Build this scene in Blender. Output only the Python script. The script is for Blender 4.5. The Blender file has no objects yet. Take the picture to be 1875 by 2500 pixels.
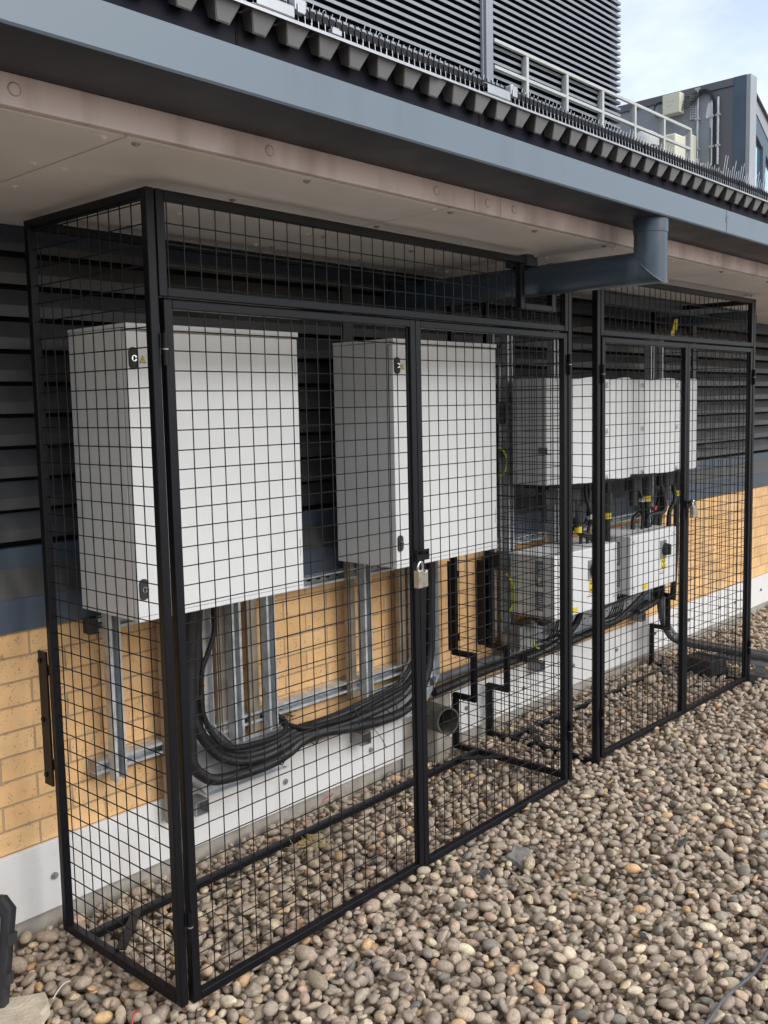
import bpy, bmesh, math, random
import numpy as np
from mathutils import Vector, Matrix
R = random.Random(11)
rad = math.radians
sc = bpy.context.scene
COL = sc.collection

# ------------------------------------------------------------------ camera
def cam_axes(yaw, pitch, roll):
    fw = Vector((math.sin(yaw)*math.cos(pitch), math.cos(yaw)*math.cos(pitch), math.sin(pitch)))
    r = Vector((math.cos(yaw), -math.sin(yaw), 0)); u = r.cross(fw)
    c, s = math.cos(roll), math.sin(roll)
    return c*r+s*u, -s*r+c*u, fw
cd = bpy.data.cameras.new('camera'); cam = bpy.data.objects.new('camera', cd); COL.objects.link(cam)
r_, u_, f_ = cam_axes(0.8528-0.0148, -0.0985, -0.019)
cam.matrix_world = Matrix(((r_.x, u_.x, -f_.x, -1.3434), (r_.y, u_.y, -f_.y, -2.0230), (r_.z, u_.z, -f_.z, 1.5653), (0, 0, 0, 1)))
cd.sensor_fit = 'VERTICAL'; cd.sensor_height = 24; cd.lens = 24*2319.17/2500
cd.shift_x = -44.77/2500; cd.shift_y = -30.71/2500
cd.clip_start = 0.02; cd.clip_end = 500
sc.camera = cam

# ------------------------------------------------------------------ light
SUN_EL, SUN_AZ = rad(36), rad(14)          # azimuth measured from -y towards +x
w = bpy.data.worlds.new('World'); sc.world = w; w.use_nodes = True
nt = w.node_tree; N = nt.nodes; L = nt.links
bg = N['Background']
sky = N.new('ShaderNodeTexSky'); sky.sky_type = 'NISHITA'; sky.sun_disc = False
sky.sun_elevation = SUN_EL
# direction to the sun
SD = Vector((math.sin(SUN_AZ)*math.cos(SUN_EL), -math.cos(SUN_AZ)*math.cos(SUN_EL), math.sin(SUN_EL)))
sky.sun_rotation = math.atan2(SD.x, SD.y)
sky.air_density = 1.0; sky.dust_density = 1.5
bg.inputs[1].default_value = 0.14
# broken cloud cover
tc = N.new('ShaderNodeTexCoord'); mp = N.new('ShaderNodeMapping'); mp.inputs['Scale'].default_value = (1, 1, 2.2)
mp.inputs['Location'].default_value = (3.1, 0.4, 0.2)
nz = N.new('ShaderNodeTexNoise'); nz.inputs['Scale'].default_value = 1.9; nz.inputs['Detail'].default_value = 7; nz.inputs['Roughness'].default_value = .55
cr = N.new('ShaderNodeValToRGB'); cr.color_ramp.elements[0].position = .40; cr.color_ramp.elements[1].position = .60
cr.color_ramp.elements[0].color = (.34, .34, .34, 1); cr.color_ramp.elements[1].color = (.97, .97, .97, 1)
mx = N.new('ShaderNodeMixRGB'); mx.inputs[2].default_value = (5.3, 5.5, 5.9, 1)
L.new(tc.outputs['Generated'], mp.inputs[0]); L.new(mp.outputs[0], nz.inputs[0]); L.new(nz.outputs[0], cr.inputs[0])
L.new(cr.outputs[0], mx.inputs[0]); L.new(sky.outputs[0], mx.inputs[1]); L.new(mx.outputs[0], bg.inputs[0])
sd = bpy.data.lights.new('sun', 'SUN'); sd.energy = 1.15; sd.angle = rad(42); sd.color = (1, .98, .955)
sun = bpy.data.objects.new('sun', sd); COL.objects.link(sun); sun.location = (2, -8, 8)
sun.rotation_euler = SD.to_track_quat('Z', 'Y').to_euler()
sc.view_settings.view_transform = 'Standard'; sc.view_settings.look = 'None'
sc.view_settings.gamma = 1; sc.view_settings.exposure = 0.76
sc.cycles.max_bounces = 8; sc.cycles.diffuse_bounces = 4

# ------------------------------------------------------------------ materials
def mat(name, col, rough=.5, metal=0.0, noise=None, bump=None, spec=None, coat=0):
    """noise=(scale, amount[, detail]) varies the colour, bump=(scale, strength)"""
    m = bpy.data.materials.new(name); m.use_nodes = True
    nt = m.node_tree; b = nt.nodes['Principled BSDF']
    b.inputs['Base Color'].default_value = (*col, 1); b.inputs['Roughness'].default_value = rough
    b.inputs['Metallic'].default_value = metal
    if spec is not None: b.inputs['Specular IOR Level'].default_value = spec
    if coat: b.inputs['Coat Weight'].default_value = coat
    if noise or bump:
        tc = nt.nodes.new('ShaderNodeTexCoord')
    if noise:
        n = nt.nodes.new('ShaderNodeTexNoise'); n.inputs['Scale'].default_value = noise[0]; n.inputs['Detail'].default_value = noise[2] if len(noise) > 2 else 6
        nt.links.new(tc.outputs['Object'], n.inputs[0])
        r = nt.nodes.new('ShaderNodeMapRange'); r.inputs[1].default_value = .3; r.inputs[2].default_value = .7
        r.inputs[3].default_value = 1-noise[1]; r.inputs[4].default_value = 1+noise[1]*.6
        nt.links.new(n.outputs[0], r.inputs[0])
        v = nt.nodes.new('ShaderNodeVectorMath'); v.operation = 'SCALE'; v.inputs[0].default_value = col
        nt.links.new(r.outputs[0], v.inputs[3]); nt.links.new(v.outputs[0], b.inputs['Base Color'])
        rr = nt.nodes.new('ShaderNodeMapRange'); rr.inputs[1].default_value = .3; rr.inputs[2].default_value = .7
        rr.inputs[3].default_value = rough*.8; rr.inputs[4].default_value = min(1, rough*1.25)
        nt.links.new(n.outputs[0], rr.inputs[0]); nt.links.new(rr.outputs[0], b.inputs['Roughness'])
    if bump:
        n2 = nt.nodes.new('ShaderNodeTexNoise'); n2.inputs['Scale'].default_value = bump[0]; n2.inputs['Detail'].default_value = 5
        nt.links.new(tc.outputs['Object'], n2.inputs[0])
        bp = nt.nodes.new('ShaderNodeBump'); bp.inputs['Strength'].default_value = bump[1]; bp.inputs['Distance'].default_value = .004
        nt.links.new(n2.outputs[0], bp.inputs['Height']); nt.links.new(bp.outputs[0], b.inputs['Normal'])
    return m

def brick_mat():
    m = bpy.data.materials.new('buff_brick'); m.use_nodes = True; nt = m.node_tree; b = nt.nodes['Principled BSDF']; nd = nt.nodes.new; lk = nt.links.new
    tc = nd('ShaderNodeTexCoord'); sx = nd('ShaderNodeSeparateXYZ'); cx = nd('ShaderNodeCombineXYZ'); lk(tc.outputs['Object'], sx.inputs[0])
    lk(sx.outputs[0], cx.inputs[0])
    ad = nd('ShaderNodeMath'); ad.operation = 'ADD'; ad.inputs[1].default_value = -.0115; lk(sx.outputs[2], ad.inputs[0]); lk(ad.outputs[0], cx.inputs[1])
    wv = nd('ShaderNodeTexNoise'); wv.inputs['Scale'].default_value = 9; lk(cx.outputs[0], wv.inputs[0])
    vs = nd('ShaderNodeVectorMath'); vs.operation = 'MULTIPLY_ADD'; vs.inputs[1].default_value = (.004, .004, 0); lk(wv.outputs[1], vs.inputs[0]); lk(cx.outputs[0], vs.inputs[2])
    bt = nd('ShaderNodeTexBrick'); bt.inputs['Scale'].default_value = 1; bt.inputs['Brick Width'].default_value = .225; bt.inputs['Row Height'].default_value = .075
    bt.inputs['Mortar Size'].default_value = .0038; bt.inputs['Mortar Smooth'].default_value = .35; bt.inputs['Bias'].default_value = -.1
    bt.inputs['Color1'].default_value = (.82, .52, .25, 1); bt.inputs['Color2'].default_value = (.73, .44, .20, 1); bt.inputs['Mortar'].default_value = (.46, .31, .18, 1)
    lk(vs.outputs[0], bt.inputs[0])
    # pores, the shade inside them painted as dark specks
    vo = nd('ShaderNodeTexVoronoi'); vo.inputs['Scale'].default_value = 150; vo.inputs['Randomness'].default_value = 1; lk(tc.outputs['Object'], vo.inputs[0])
    n2 = nd('ShaderNodeTexNoise'); n2.inputs['Scale'].default_value = 38; lk(tc.outputs['Object'], n2.inputs[0])
    th = nd('ShaderNodeMapRange'); th.inputs[1].default_value = .45; th.inputs[2].default_value = .62; th.inputs[3].default_value = .05; th.inputs[4].default_value = .34; lk(n2.outputs[0], th.inputs[0])
    lt = nd('ShaderNodeMath'); lt.operation = 'LESS_THAN'; lk(vo.outputs['Distance'], lt.inputs[0]); lk(th.outputs[0], lt.inputs[1])
    ml = nd('ShaderNodeMath'); ml.operation = 'MULTIPLY'; ml.inputs[1].default_value = .55; lk(lt.outputs[0], ml.inputs[0])
    m1 = nd('ShaderNodeMixRGB'); m1.inputs[2].default_value = (.17, .09, .045, 1); lk(ml.outputs[0], m1.inputs[0]); lk(bt.outputs[0], m1.inputs[1])
    n3 = nd('ShaderNodeTexNoise'); n3.inputs['Scale'].default_value = 5; n3.inputs['Detail'].default_value = 8; lk(tc.outputs['Object'], n3.inputs[0])
    r3 = nd('ShaderNodeMapRange'); r3.inputs[1].default_value = .3; r3.inputs[2].default_value = .7; r3.inputs[3].default_value = .82; r3.inputs[4].default_value = 1.12; lk(n3.outputs[0], r3.inputs[0])
    v = nd('ShaderNodeVectorMath'); v.operation = 'SCALE'; lk(m1.outputs[0], v.inputs[0]); lk(r3.outputs[0], v.inputs[3]); lk(v.outputs[0], b.inputs['Base Color'])
    b.inputs['Roughness'].default_value = .85
    inv = nd('ShaderNodeMath'); inv.operation = 'SUBTRACT'; inv.inputs[0].default_value = 1; lk(bt.outputs['Fac'], inv.inputs[1])
    s2 = nd('ShaderNodeMath'); s2.operation = 'MULTIPLY_ADD'; s2.inputs[1].default_value = .25; lk(n2.outputs[0], s2.inputs[0]); lk(inv.outputs[0], s2.inputs[2])
    s3 = nd('ShaderNodeMath'); s3.operation = 'MULTIPLY_ADD'; s3.inputs[1].default_value = -.5; lk(lt.outputs[0], s3.inputs[0]); lk(s2.outputs[0], s3.inputs[2])
    bp = nd('ShaderNodeBump'); bp.inputs['Strength'].default_value = .75; bp.inputs['Distance'].default_value = .005; lk(s3.outputs[0], bp.inputs['Height']); lk(bp.outputs[0], b.inputs['Normal'])
    return m

def streak_mat(name, col, dirt, rough, sx=14, sz=1.2, lo=.52, hi=.75, amt=.8, speck=0):
    """vertical run-off stains: noise stretched along z"""
    m = bpy.data.materials.new(name); m.use_nodes = True; nt = m.node_tree; b = nt.nodes['Principled BSDF']; nd = nt.nodes.new; lk = nt.links.new
    tc = nd('ShaderNodeTexCoord'); mp = nd('ShaderNodeMapping'); mp.inputs['Scale'].default_value = (sx, sx, sz); lk(tc.outputs['Object'], mp.inputs[0])
    n = nd('ShaderNodeTexNoise'); n.inputs['Scale'].default_value = 1; n.inputs['Detail'].default_value = 5; lk(mp.outputs[0], n.inputs[0])
    n2 = nd('ShaderNodeTexNoise'); n2.inputs['Scale'].default_value = 3.5; n2.inputs['Detail'].default_value = 8; lk(tc.outputs['Object'], n2.inputs[0])
    mu = nd('ShaderNodeMath'); mu.operation = 'MULTIPLY'; lk(n.outputs[0], mu.inputs[0]); lk(n2.outputs[0], mu.inputs[1])
    r = nd('ShaderNodeMapRange'); r.inputs[1].default_value = lo*lo; r.inputs[2].default_value = hi*hi; r.inputs[3].default_value = 0; r.inputs[4].default_value = amt; lk(mu.outputs[0], r.inputs[0])
    m1 = nd('ShaderNodeMixRGB'); m1.inputs[1].default_value = (*col, 1); m1.inputs[2].default_value = (*dirt, 1); lk(r.outputs[0], m1.inputs[0])
    out = m1.outputs[0]
    if speck:
        vo = nd('ShaderNodeTexNoise'); vo.inputs['Scale'].default_value = speck; vo.inputs['Detail'].default_value = 9; vo.inputs['Roughness'].default_value = .8; lk(tc.outputs['Object'], vo.inputs[0])
        rr = nd('ShaderNodeMapRange'); rr.inputs[1].default_value = .60; rr.inputs[2].default_value = .72; rr.inputs[4].default_value = .55; lk(vo.outputs[0], rr.inputs[0])
        m2 = nd('ShaderNodeMixRGB'); m2.inputs[2].default_value = (*[c*.7 for c in dirt], 1); lk(rr.outputs[0], m2.inputs[0]); lk(out, m2.inputs[1]); out = m2.outputs[0]
    lk(out, b.inputs['Base Color']); b.inputs['Roughness'].default_value = rough
    bp = nd('ShaderNodeBump'); bp.inputs['Strength'].default_value = .12; bp.inputs['Distance'].default_value = .003; lk(n2.outputs[0], bp.inputs['Height']); lk(bp.outputs[0], b.inputs['Normal'])
    return m

def pebble_mat():
    m = bpy.data.materials.new('river_pebbles'); m.use_nodes = True; nt = m.node_tree; b = nt.nodes['Principled BSDF']; nd = nt.nodes.new; lk = nt.links.new
    at = nd('ShaderNodeAttribute'); at.attribute_name = 'pcol'
    tc = nd('ShaderNodeTexCoord')
    n = nd('ShaderNodeTexNoise'); n.inputs['Scale'].default_value = 95; n.inputs['Detail'].default_value = 8; n.inputs['Roughness'].default_value = .75; lk(tc.outputs['Object'], n.inputs[0])
    r = nd('ShaderNodeMapRange'); r.inputs[1].default_value = .3; r.inputs[2].default_value = .72; r.inputs[3].default_value = .6; r.inputs[4].default_value = 1.4; lk(n.outputs[0], r.inputs[0])
    v = nd('ShaderNodeVectorMath'); v.operation = 'SCALE'; lk(at.outputs['Color'], v.inputs[0]); lk(r.outputs[0], v.inputs[3])
    # dusty bands and pits on part of the stones
    n4 = nd('ShaderNodeTexNoise'); n4.inputs['Scale'].default_value = 210; n4.inputs['Detail'].default_value = 3; lk(tc.outputs['Object'], n4.inputs[0])
    n5 = nd('ShaderNodeTexNoise'); n5.inputs['Scale'].default_value = 17; lk(tc.outputs['Object'], n5.inputs[0])
    mu = nd('ShaderNodeMath'); mu.operation = 'MULTIPLY'; lk(n4.outputs[0], mu.inputs[0]); lk(n5.outputs[0], mu.inputs[1])
    rr = nd('ShaderNodeMapRange'); rr.inputs[1].default_value = .33; rr.inputs[2].default_value = .42; rr.inputs[4].default_value = .6; lk(mu.outputs[0], rr.inputs[0])
    m2 = nd('ShaderNodeMixRGB'); m2.inputs[2].default_value = (.16, .13, .10, 1); lk(rr.outputs[0], m2.inputs[0]); lk(v.outputs[0], m2.inputs[1])
    lk(m2.outputs[0], b.inputs['Base Color']); b.inputs['Roughness'].default_value = .72
    bp = nd('ShaderNodeBump'); bp.inputs['Strength'].default_value = .35; bp.inputs['Distance'].default_value = .002
    lk(n.outputs[0], bp.inputs['Height']); lk(bp.outputs[0], b.inputs['Normal'])
    return m

def ground_mat():
    m = bpy.data.materials.new('gravel_bed'); m.use_nodes = True; nt = m.node_tree; b = nt.nodes['Principled BSDF']; nd = nt.nodes.new; lk = nt.links.new
    tc = nd('ShaderNodeTexCoord'); vo = nd('ShaderNodeTexVoronoi'); vo.inputs['Scale'].default_value = 30; lk(tc.outputs['Object'], vo.inputs[0])
    cr = nd('ShaderNodeValToRGB'); e = cr.color_ramp.elements; e[0].color = (.36, .31, .25, 1); e[1].color = (.5, .42, .33, 1); lk(vo.outputs['Color'], cr.inputs[0])
    r = nd('ShaderNodeMapRange'); r.inputs[1].default_value = .25; r.inputs[2].default_value = .6; r.inputs[3].default_value = 1; r.inputs[4].default_value = .3; lk(vo.outputs['Distance'], r.inputs[0])
    v = nd('ShaderNodeVectorMath'); v.operation = 'SCALE'; lk(cr.outputs[0], v.inputs[0]); lk(r.outputs[0], v.inputs[3]); lk(v.outputs[0], b.inputs['Base Color'])
    bp = nd('ShaderNodeBump'); bp.invert = True; bp.inputs['Strength'].default_value = 1; bp.inputs['Distance'].default_value = .03; lk(vo.outputs['Distance'], bp.inputs['Height']); lk(bp.outputs[0], b.inputs['Normal'])
    b.inputs['Roughness'].default_value = .9
    return m

M = dict(
    black=streak_mat('black_powder_coat', (.0055, .006, .0085), (.032, .030, .029), .42, 18, 6, .62, .82, .3, 45),
    wire=mat('black_coated_wire', (.006, .006, .007), .5, spec=.35),
    white=streak_mat('light_grey_enamel', (.745, .75, .74), (.50, .48, .45), .42, 7, 1.2, .54, .86, .28),
    white2=mat('white_enamel', (.76, .765, .76), .45, 0, (4, .03)),
    gasket=mat('dark_gasket', (.03, .03, .03), .7),
    brick=brick_mat(),
    panel=streak_mat('white_cladding_board', (.76, .75, .73), (.40, .34, .27), .5, 6, 2.5, .50, .78, .5, 30),
    concrete=mat('concrete', (.40, .365, .31), .9, 0, (14, .3), (60, .5)),
    flash=streak_mat('blue_grey_flashing', (.062, .082, .112), (.17, .18, .19), .38, 5, 1.5, .5, .8, .5),
    sill=mat('dull_grey_sill', (.095, .093, .088), .55, .2, (6, .3)),
    louvre=mat('bronze_grey_louvre', (.066, .068, .072), .5, .1, (7, .3)),
    dark=mat('dark_void', (.006, .006, .008), .9),
    soffit=mat('painted_soffit_board', (.80, .775, .75), .7, 0, (3, .1), (40, .12)),
    pink=streak_mat('pinkish_render_strip', (.74, .62, .60), (.24, .15, .125), .65, 9, .8, .46, .68, .85),
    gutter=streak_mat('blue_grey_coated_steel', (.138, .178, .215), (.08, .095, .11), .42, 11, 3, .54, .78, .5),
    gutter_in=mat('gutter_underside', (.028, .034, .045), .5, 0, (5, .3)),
    pipe=streak_mat('downpipe_paint', (.040, .062, .088), (.16, .20, .24), .33, 9, 7, .56, .72, .55),
    apron=mat('eaves_board', (.012, .0125, .021), .6, 0, (4, .2), spec=.15),
    cap=mat('grey_filler_cap', (.225, .225, .23), .55, 0, (9, .12)),
    web=mat('mill_sheet', (.20, .185, .17), .5, .1, (12, .35)),
    alu=mat('bare_aluminium', (.42, .43, .44), .42, .7, (20, .12)),
    galv=mat('galvanised_steel', (.56, .585, .60), .38, .38, (26, .28)),
    galv_dull=mat('dull_galvanised', (.34, .345, .34), .45, .35, (18, .3)),
    pv=mat('panel_black_edge', (.008, .009, .014), .6, spec=.15),
    clip=mat('grey_plastic_clip', (.018, .018, .021), .6, spec=.2),
    steelwire=mat('stainless_wire', (.50, .52, .54), .4, .5),
    screen=mat('silver_grey_louvre', (.25, .27, .30), .42, .3, (3, .12)),
    screendark=mat('screen_void', (.012, .014, .02), .8),
    cream=mat('cream_painted_steel', (.47, .485, .47), .5, 0, (8, .08)),
    creambox=mat('cream_plastic', (.72, .71, .58), .45),
    cabin=mat('grey_cabin_cladding', (.27, .30, .33), .5, 0, (3, .1)),
    cabinblue=mat('blue_grey_trim', (.075, .11, .15), .45, 0, (3, .08)),
    cabinlight=mat('light_grey_trim', (.33, .35, .37), .5, 0, (3, .08)),
    cabintrim=mat('dark_grey_capping', (.12, .125, .14), .5),
    glass=mat('window_glass', (.62, .76, .82), .03, .9),
    cable=mat('black_cable_sheath', (.016, .016, .017), .42, 0, (40, .3)),
    conduit=mat('grey_pvc_pipe', (.11, .11, .115), .4, 0, (20, .2)),
    clay=mat('weathered_drain_pipe', (.095, .083, .07), .8, 0, (30, .45), (90, .5)),
    yellow=mat('yellow_label', (.80, .62, .02), .5),
    yellow2=mat('yellow_tape', (.75, .55, .03), .5),
    red=mat('red_plastic', (.45, .03, .03), .5),
    labelgrey=mat('grey_data_label', (.20, .215, .235), .5, 0, (120, .25)),
    labelwhite=mat('white_label', (.7, .7, .7), .5),
    brass=mat('brushed_padlock_steel', (.58, .54, .46), .32, .85, (60, .12)),
    chrome=mat('polished_steel', (.75, .75, .76), .15, 1),
    earth=mat('green_yellow_cable', (.42, .50, .03), .45),
    rubble=mat('grey_rubble', (.22, .205, .185), .95, 0, (45, .4), (140, 1)),
    plate=mat('brown_tinted_steel_plate', (.30, .26, .205), .45, .25, (14, .3)),
    navy_shaded=mat('shaded_navy_steel', (.022, .030, .046), .5),  # blue-grey steel with the shade under the soffit put into its colour
    slate=mat('slate_piece', (.05, .06, .065), .6, 0, (40, .3)),
    stone=mat('broken_stone', (.60, .52, .40), .9, 0, (25, .2), (120, .8)),
    wood=mat('weathered_wood', (.38, .31, .22), .85, 0, (60, .3)),
    straw=mat('dry_straw', (.50, .38, .18), .8),
    case=mat('black_plastic_lid', (.022, .023, .026), .42, 0, (50, .2)),
    pebble=pebble_mat(), ground=ground_mat(),
)

M['black'].node_tree.nodes['Principled BSDF'].inputs['Specular IOR Level'].default_value = .26

# ------------------------------------------------------------------ mesh helpers
class MB:
    def __init__(s): s.v = []; s.f = []
    def add(s, vs, fs):
        o = len(s.v); s.v += [tuple(v) for v in vs]; s.f += [tuple(i+o for i in f) for f in fs]; return s
    def box(s, x0, x1, y0, y1, z0, z1):
        return s.add([(x, y, z) for x in (x0, x1) for y in (y0, y1) for z in (z0, z1)],
                     [(0, 1, 3, 2), (4, 6, 7, 5), (0, 4, 5, 1), (2, 3, 7, 6), (0, 2, 6, 4), (1, 5, 7, 3)])
    def bar(s, a, b, w, h, up=(0, 0, 1)):
        a, b = Vector(a), Vector(b); d = (b-a).normalized(); up = Vector(up)
        if abs(d.dot(up)) > .99: up = Vector((0, 1, 0))
        x = d.cross(up).normalized()*(w/2); y = x.cross(d).normalized()*(h/2)
        vs = [p+i*x+j*y for p in (a, b) for i, j in ((-1, -1), (1, -1), (1, 1), (-1, 1))]
        return s.add(vs, [(3, 2, 1, 0), (4, 5, 6, 7), (0, 1, 5, 4), (1, 2, 6, 5), (2, 3, 7, 6), (3, 0, 4, 7)])
    def prism(s, prof, axis, a, b, d2=None):
        """extrude a 2-D profile: axis 'x' -> (y,z), 'y' -> (x,z), 'z' -> (x,y)"""
        n = len(prof)
        def P(p, t, sh=(0, 0)):
            q = (p[0]+sh[0], p[1]+sh[1])
            return {'x': (t, q[0], q[1]), 'y': (q[0], t, q[1]), 'z': (q[0], q[1], t)}[axis]
        vs = [P(p, a) for p in prof]+[P(p, b, d2 or (0, 0)) for p in prof]
        return s.add(vs, [tuple(range(n))[::-1], tuple(range(n, 2*n))]+[(i, (i+1) % n, (i+1) % n+n, i+n) for i in range(n)])
    def cyl(s, a, b, r, n=12, r2=None, caps=True):
        a, b = Vector(a), Vector(b); d = (b-a).normalized(); r2 = r if r2 is None else r2
        x = d.orthogonal().normalized(); y = d.cross(x)
        vs = [p+(x*math.cos(2*math.pi*i/n)+y*math.sin(2*math.pi*i/n))*q for p, q in ((a, r), (b, r2)) for i in range(n)]
        fs = [(i, (i+1) % n, (i+1) % n+n, i+n) for i in range(n)]
        if caps: fs += [tuple(range(n))[::-1], tuple(range(n, 2*n))]
        return s.add(vs, fs)
    def tube(s, pts, r, n=10, sub=6, ring=None, caps=True):
        """smooth tube through pts; ring=(spacing, depth) makes it corrugated"""
        P = [Vector(p) for p in pts]; out = []
        if sub > 1 and len(P) > 2:
            for i in range(len(P)-1):
                p0 = P[max(i-1, 0)]; p1 = P[i]; p2 = P[i+1]; p3 = P[min(i+2, len(P)-1)]
                for k in range(sub):
                    t = k/sub
                    out.append(.5*((2*p1)+(p2-p0)*t+(2*p0-5*p1+4*p2-p3)*t*t+(3*p1-p0-3*p2+p3)*t*t*t))
            out.append(P[-1])
        else: out = P
        rr = [r]*len(out)
        if ring:
            d = [0]
            for i in range(1, len(out)): d.append(d[-1]+(out[i]-out[i-1]).length)
            tot = d[-1]; m = int(tot/ring[0])*4; new = []; rr = []; j = 0
            for k in range(m+1):
                q = tot*k/m
                while j < len(d)-2 and d[j+1] < q: j += 1
                t = (q-d[j])/max(1e-9, d[j+1]-d[j]); new.append(out[j].lerp(out[j+1], min(1, max(0, t))))
                rr.append(r if k % 4 in (1, 2) else r-ring[1])
            out = new
        vs = []; x = None
        for i, p in enumerate(out):
            d = (out[min(i+1, len(out)-1)]-out[max(i-1, 0)])
            if d.length < 1e-9: d = Vector((0, 0, 1))
            d.normalize()
            x = (x-d*x.dot(d)) if x is not None else d.orthogonal()
            if x.length < 1e-6: x = d.orthogonal()
            x.normalize(); y = d.cross(x)
            vs += [p+(x*math.cos(2*math.pi*k/n)+y*math.sin(2*math.pi*k/n))*rr[i] for k in range(n)]
        m = len(out); fs = [(i*n+k, i*n+(k+1) % n, (i+1)*n+(k+1) % n, (i+1)*n+k) for i in range(m-1) for k in range(n)]
        if caps: fs += [tuple(range(n))[::-1], tuple(range((m-1)*n, m*n))]
        return s.add(vs, fs)
    def pipe(s, a, b, r, r_in, n=24):
        a, b = Vector(a), Vector(b); d = (b-a).normalized(); x = d.orthogonal().normalized(); y = d.cross(x)
        vs = [p+(x*math.cos(2*math.pi*i/n)+y*math.sin(2*math.pi*i/n))*q for p in (a, b) for q in (r, r_in) for i in range(n)]
        fs = []
        for i in range(n):
            j = (i+1) % n
            fs += [(i, j, j+2*n, i+2*n), (i+n, i+3*n, j+3*n, j+n), (i, i+n, j+n, j), (i+2*n, j+2*n, j+3*n, i+3*n)]
        return s.add(vs, fs)
    def build(s, name, m, parent=None, bevel=0, smooth=False, label=None):
        me = bpy.data.meshes.new(name); me.from_pydata(s.v, [], s.f)
        bm = bmesh.new(); bm.from_mesh(me); bmesh.ops.recalc_face_normals(bm, faces=bm.faces)
        if smooth:
            for f in bm.faces: f.smooth = True
            for e in bm.edges:
                if len(e.link_faces) == 2 and e.calc_face_angle(0) > rad(40): e.smooth = False
        bm.to_mesh(me); bm.free()
        me.materials.append(M[m] if isinstance(m, str) else m)
        o = bpy.data.objects.new(name, me); COL.objects.link(o)
        if parent: o.parent = parent
        if bevel:
            b = o.modifiers.new('bevel', 'BEVEL'); b.width = bevel; b.segments = 2; b.limit_method = 'ANGLE'; b.angle_limit = rad(50)
        if label: o['label'] = label
        return o

def tag(o, label, cat, group=None):
    o['label'] = label; o['category'] = cat
    if group: o['group'] = group
    return o
def thing(name, label, cat, loc=(0, 0, 0), rz=0, group=None):
    o = bpy.data.objects.new(name, None); COL.objects.link(o); o.empty_display_size = .1
    o.location = loc; o.rotation_euler = (0, 0, rz); return tag(o, label, cat, group)
def copy_tree(o, parent=None):
    c = o.copy(); COL.objects.link(c); c.parent = parent
    for ch in list(o.children): copy_tree(ch, c)
    return c
def structure(o): o['kind'] = 'structure'; return o

# ------------------------------------------------------------------ building
XL, XR = -4.0, 9.0
bld = thing('building', 'brick building wall with dark louvres, soffit and eaves behind the cages', 'building', (0, .72, 0))
def bpart(mb, name, m, parent=None, **k):
    # geometry is given in world coordinates; shift it under the building's base
    p = parent or bld
    off = Vector((0, .72, 0)) if p is bld or p.parent is bld else Vector(p.location)
    mb.v = [tuple(Vector(v)-off) for v in mb.v]
    return mb.build(name, m, p, **k)
bpart(MB().box(XL, XR, .72, .95, .205, .913), 'brick_wall', 'brick')
bpart(MB().box(XL, XR, .715, .95, -.25, .204), 'plinth', 'concrete')
# white board along the foot of the wall, with a break beside the drain stub
for k, (a, b) in enumerate(((XL, 1.655), (1.985, 5.1), (5.104, XR))):
    kb = bpart(MB().box(a, b, .700, .7149, .021, .238), 'base_board', 'panel', bevel=.0015)
    for x in np.arange(a+.12 if a > 0 else -.45, min(b, 6.2), .475):
        bpart(MB().cyl((x, .699, .125+.01*math.sin(x*7)), (x, .694, .125+.01*math.sin(x*7)), .011, 14).cyl((x, .694, .125+.01*math.sin(x*7)), (x, .689, .125+.01*math.sin(x*7)), .006, 6), 'screw', 'galv_dull', kb)
bpart(MB().box(1.657, 1.983, .703, .7149, -.1, .236), 'rough_patch', 'concrete')
bpart(MB().prism([(.705, .914), (.705, 1.011), (.708, 1.013), (.712, 1.010), (.712, .914)], 'x', XL, XR), 'flashing_face', 'flash')
bpart(MB().prism([(.7125, 1.006), (.768, 1.096), (.768, .95), (.7125, .92)], 'x', XL, XR), 'sloping_sill', 'sill')
bpart(MB().prism([(.772, 1.09), (.772, 1.155), (.776, 1.157), (.80, 1.157), (.80, 1.09)], 'x', XL, XR), 'sill_upstand', 'flash')
bl = MB()
for k in range(10):
    z = 1.176+.0968*k
    zt = z+.0968*.86
    bl.prism([(.776, z), (.778, z+.034), (.812, z+.084), (.815, z+.082), (.781, z+.032), (.779, z)], 'x', XL, XR)
bpart(bl, 'louvre_blades', 'louvre')
bpart(MB().box(XL, XR, .86, .9, 1.1, 2.2), 'louvre_backing', 'dark')
bpart(MB().box(XL, XR, .776, .80, 2.072, 2.124), 'head_flashing', 'navy_shaded')
for x in (-2.2, 1.42, 4.65):
    bpart(MB().box(x, x+.05, .770, .777, 1.158, 2.071), 'louvre_mullion', 'louvre')
# soffit boards with open joints, screws and dark backing
js = [XL, -3.2, -2.2, -1.22, -.215, .835, 1.79, 2.80, 3.80, 4.8, 5.8, 6.8, 7.9, XR]
for a, b in zip(js[:-1], js[1:]):
    sp = bpart(MB().box(a+.003, b-.003, -.2635, .80, 2.125, 2.137), 'soffit_board', 'soffit', bevel=.0012)
    if b > -.3 and a < 4:
        for xx in (a+.04, b-.035, (a+b)/2):
            for yy in (-.236, .06, .30, .56):
                bpart(MB().cyl((xx, yy, 2.1249), (xx, yy, 2.1222), .0095, 12).cyl((xx, yy, 2.1222), (xx, yy, 2.119), .005, 8), 'screw', 'galv_dull' if R.random() < .5 else 'soffit', sp)
bpart(MB().box(XL, XR, -.266, .9, 2.139, 2.16), 'soffit_backing', 'dark')
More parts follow.
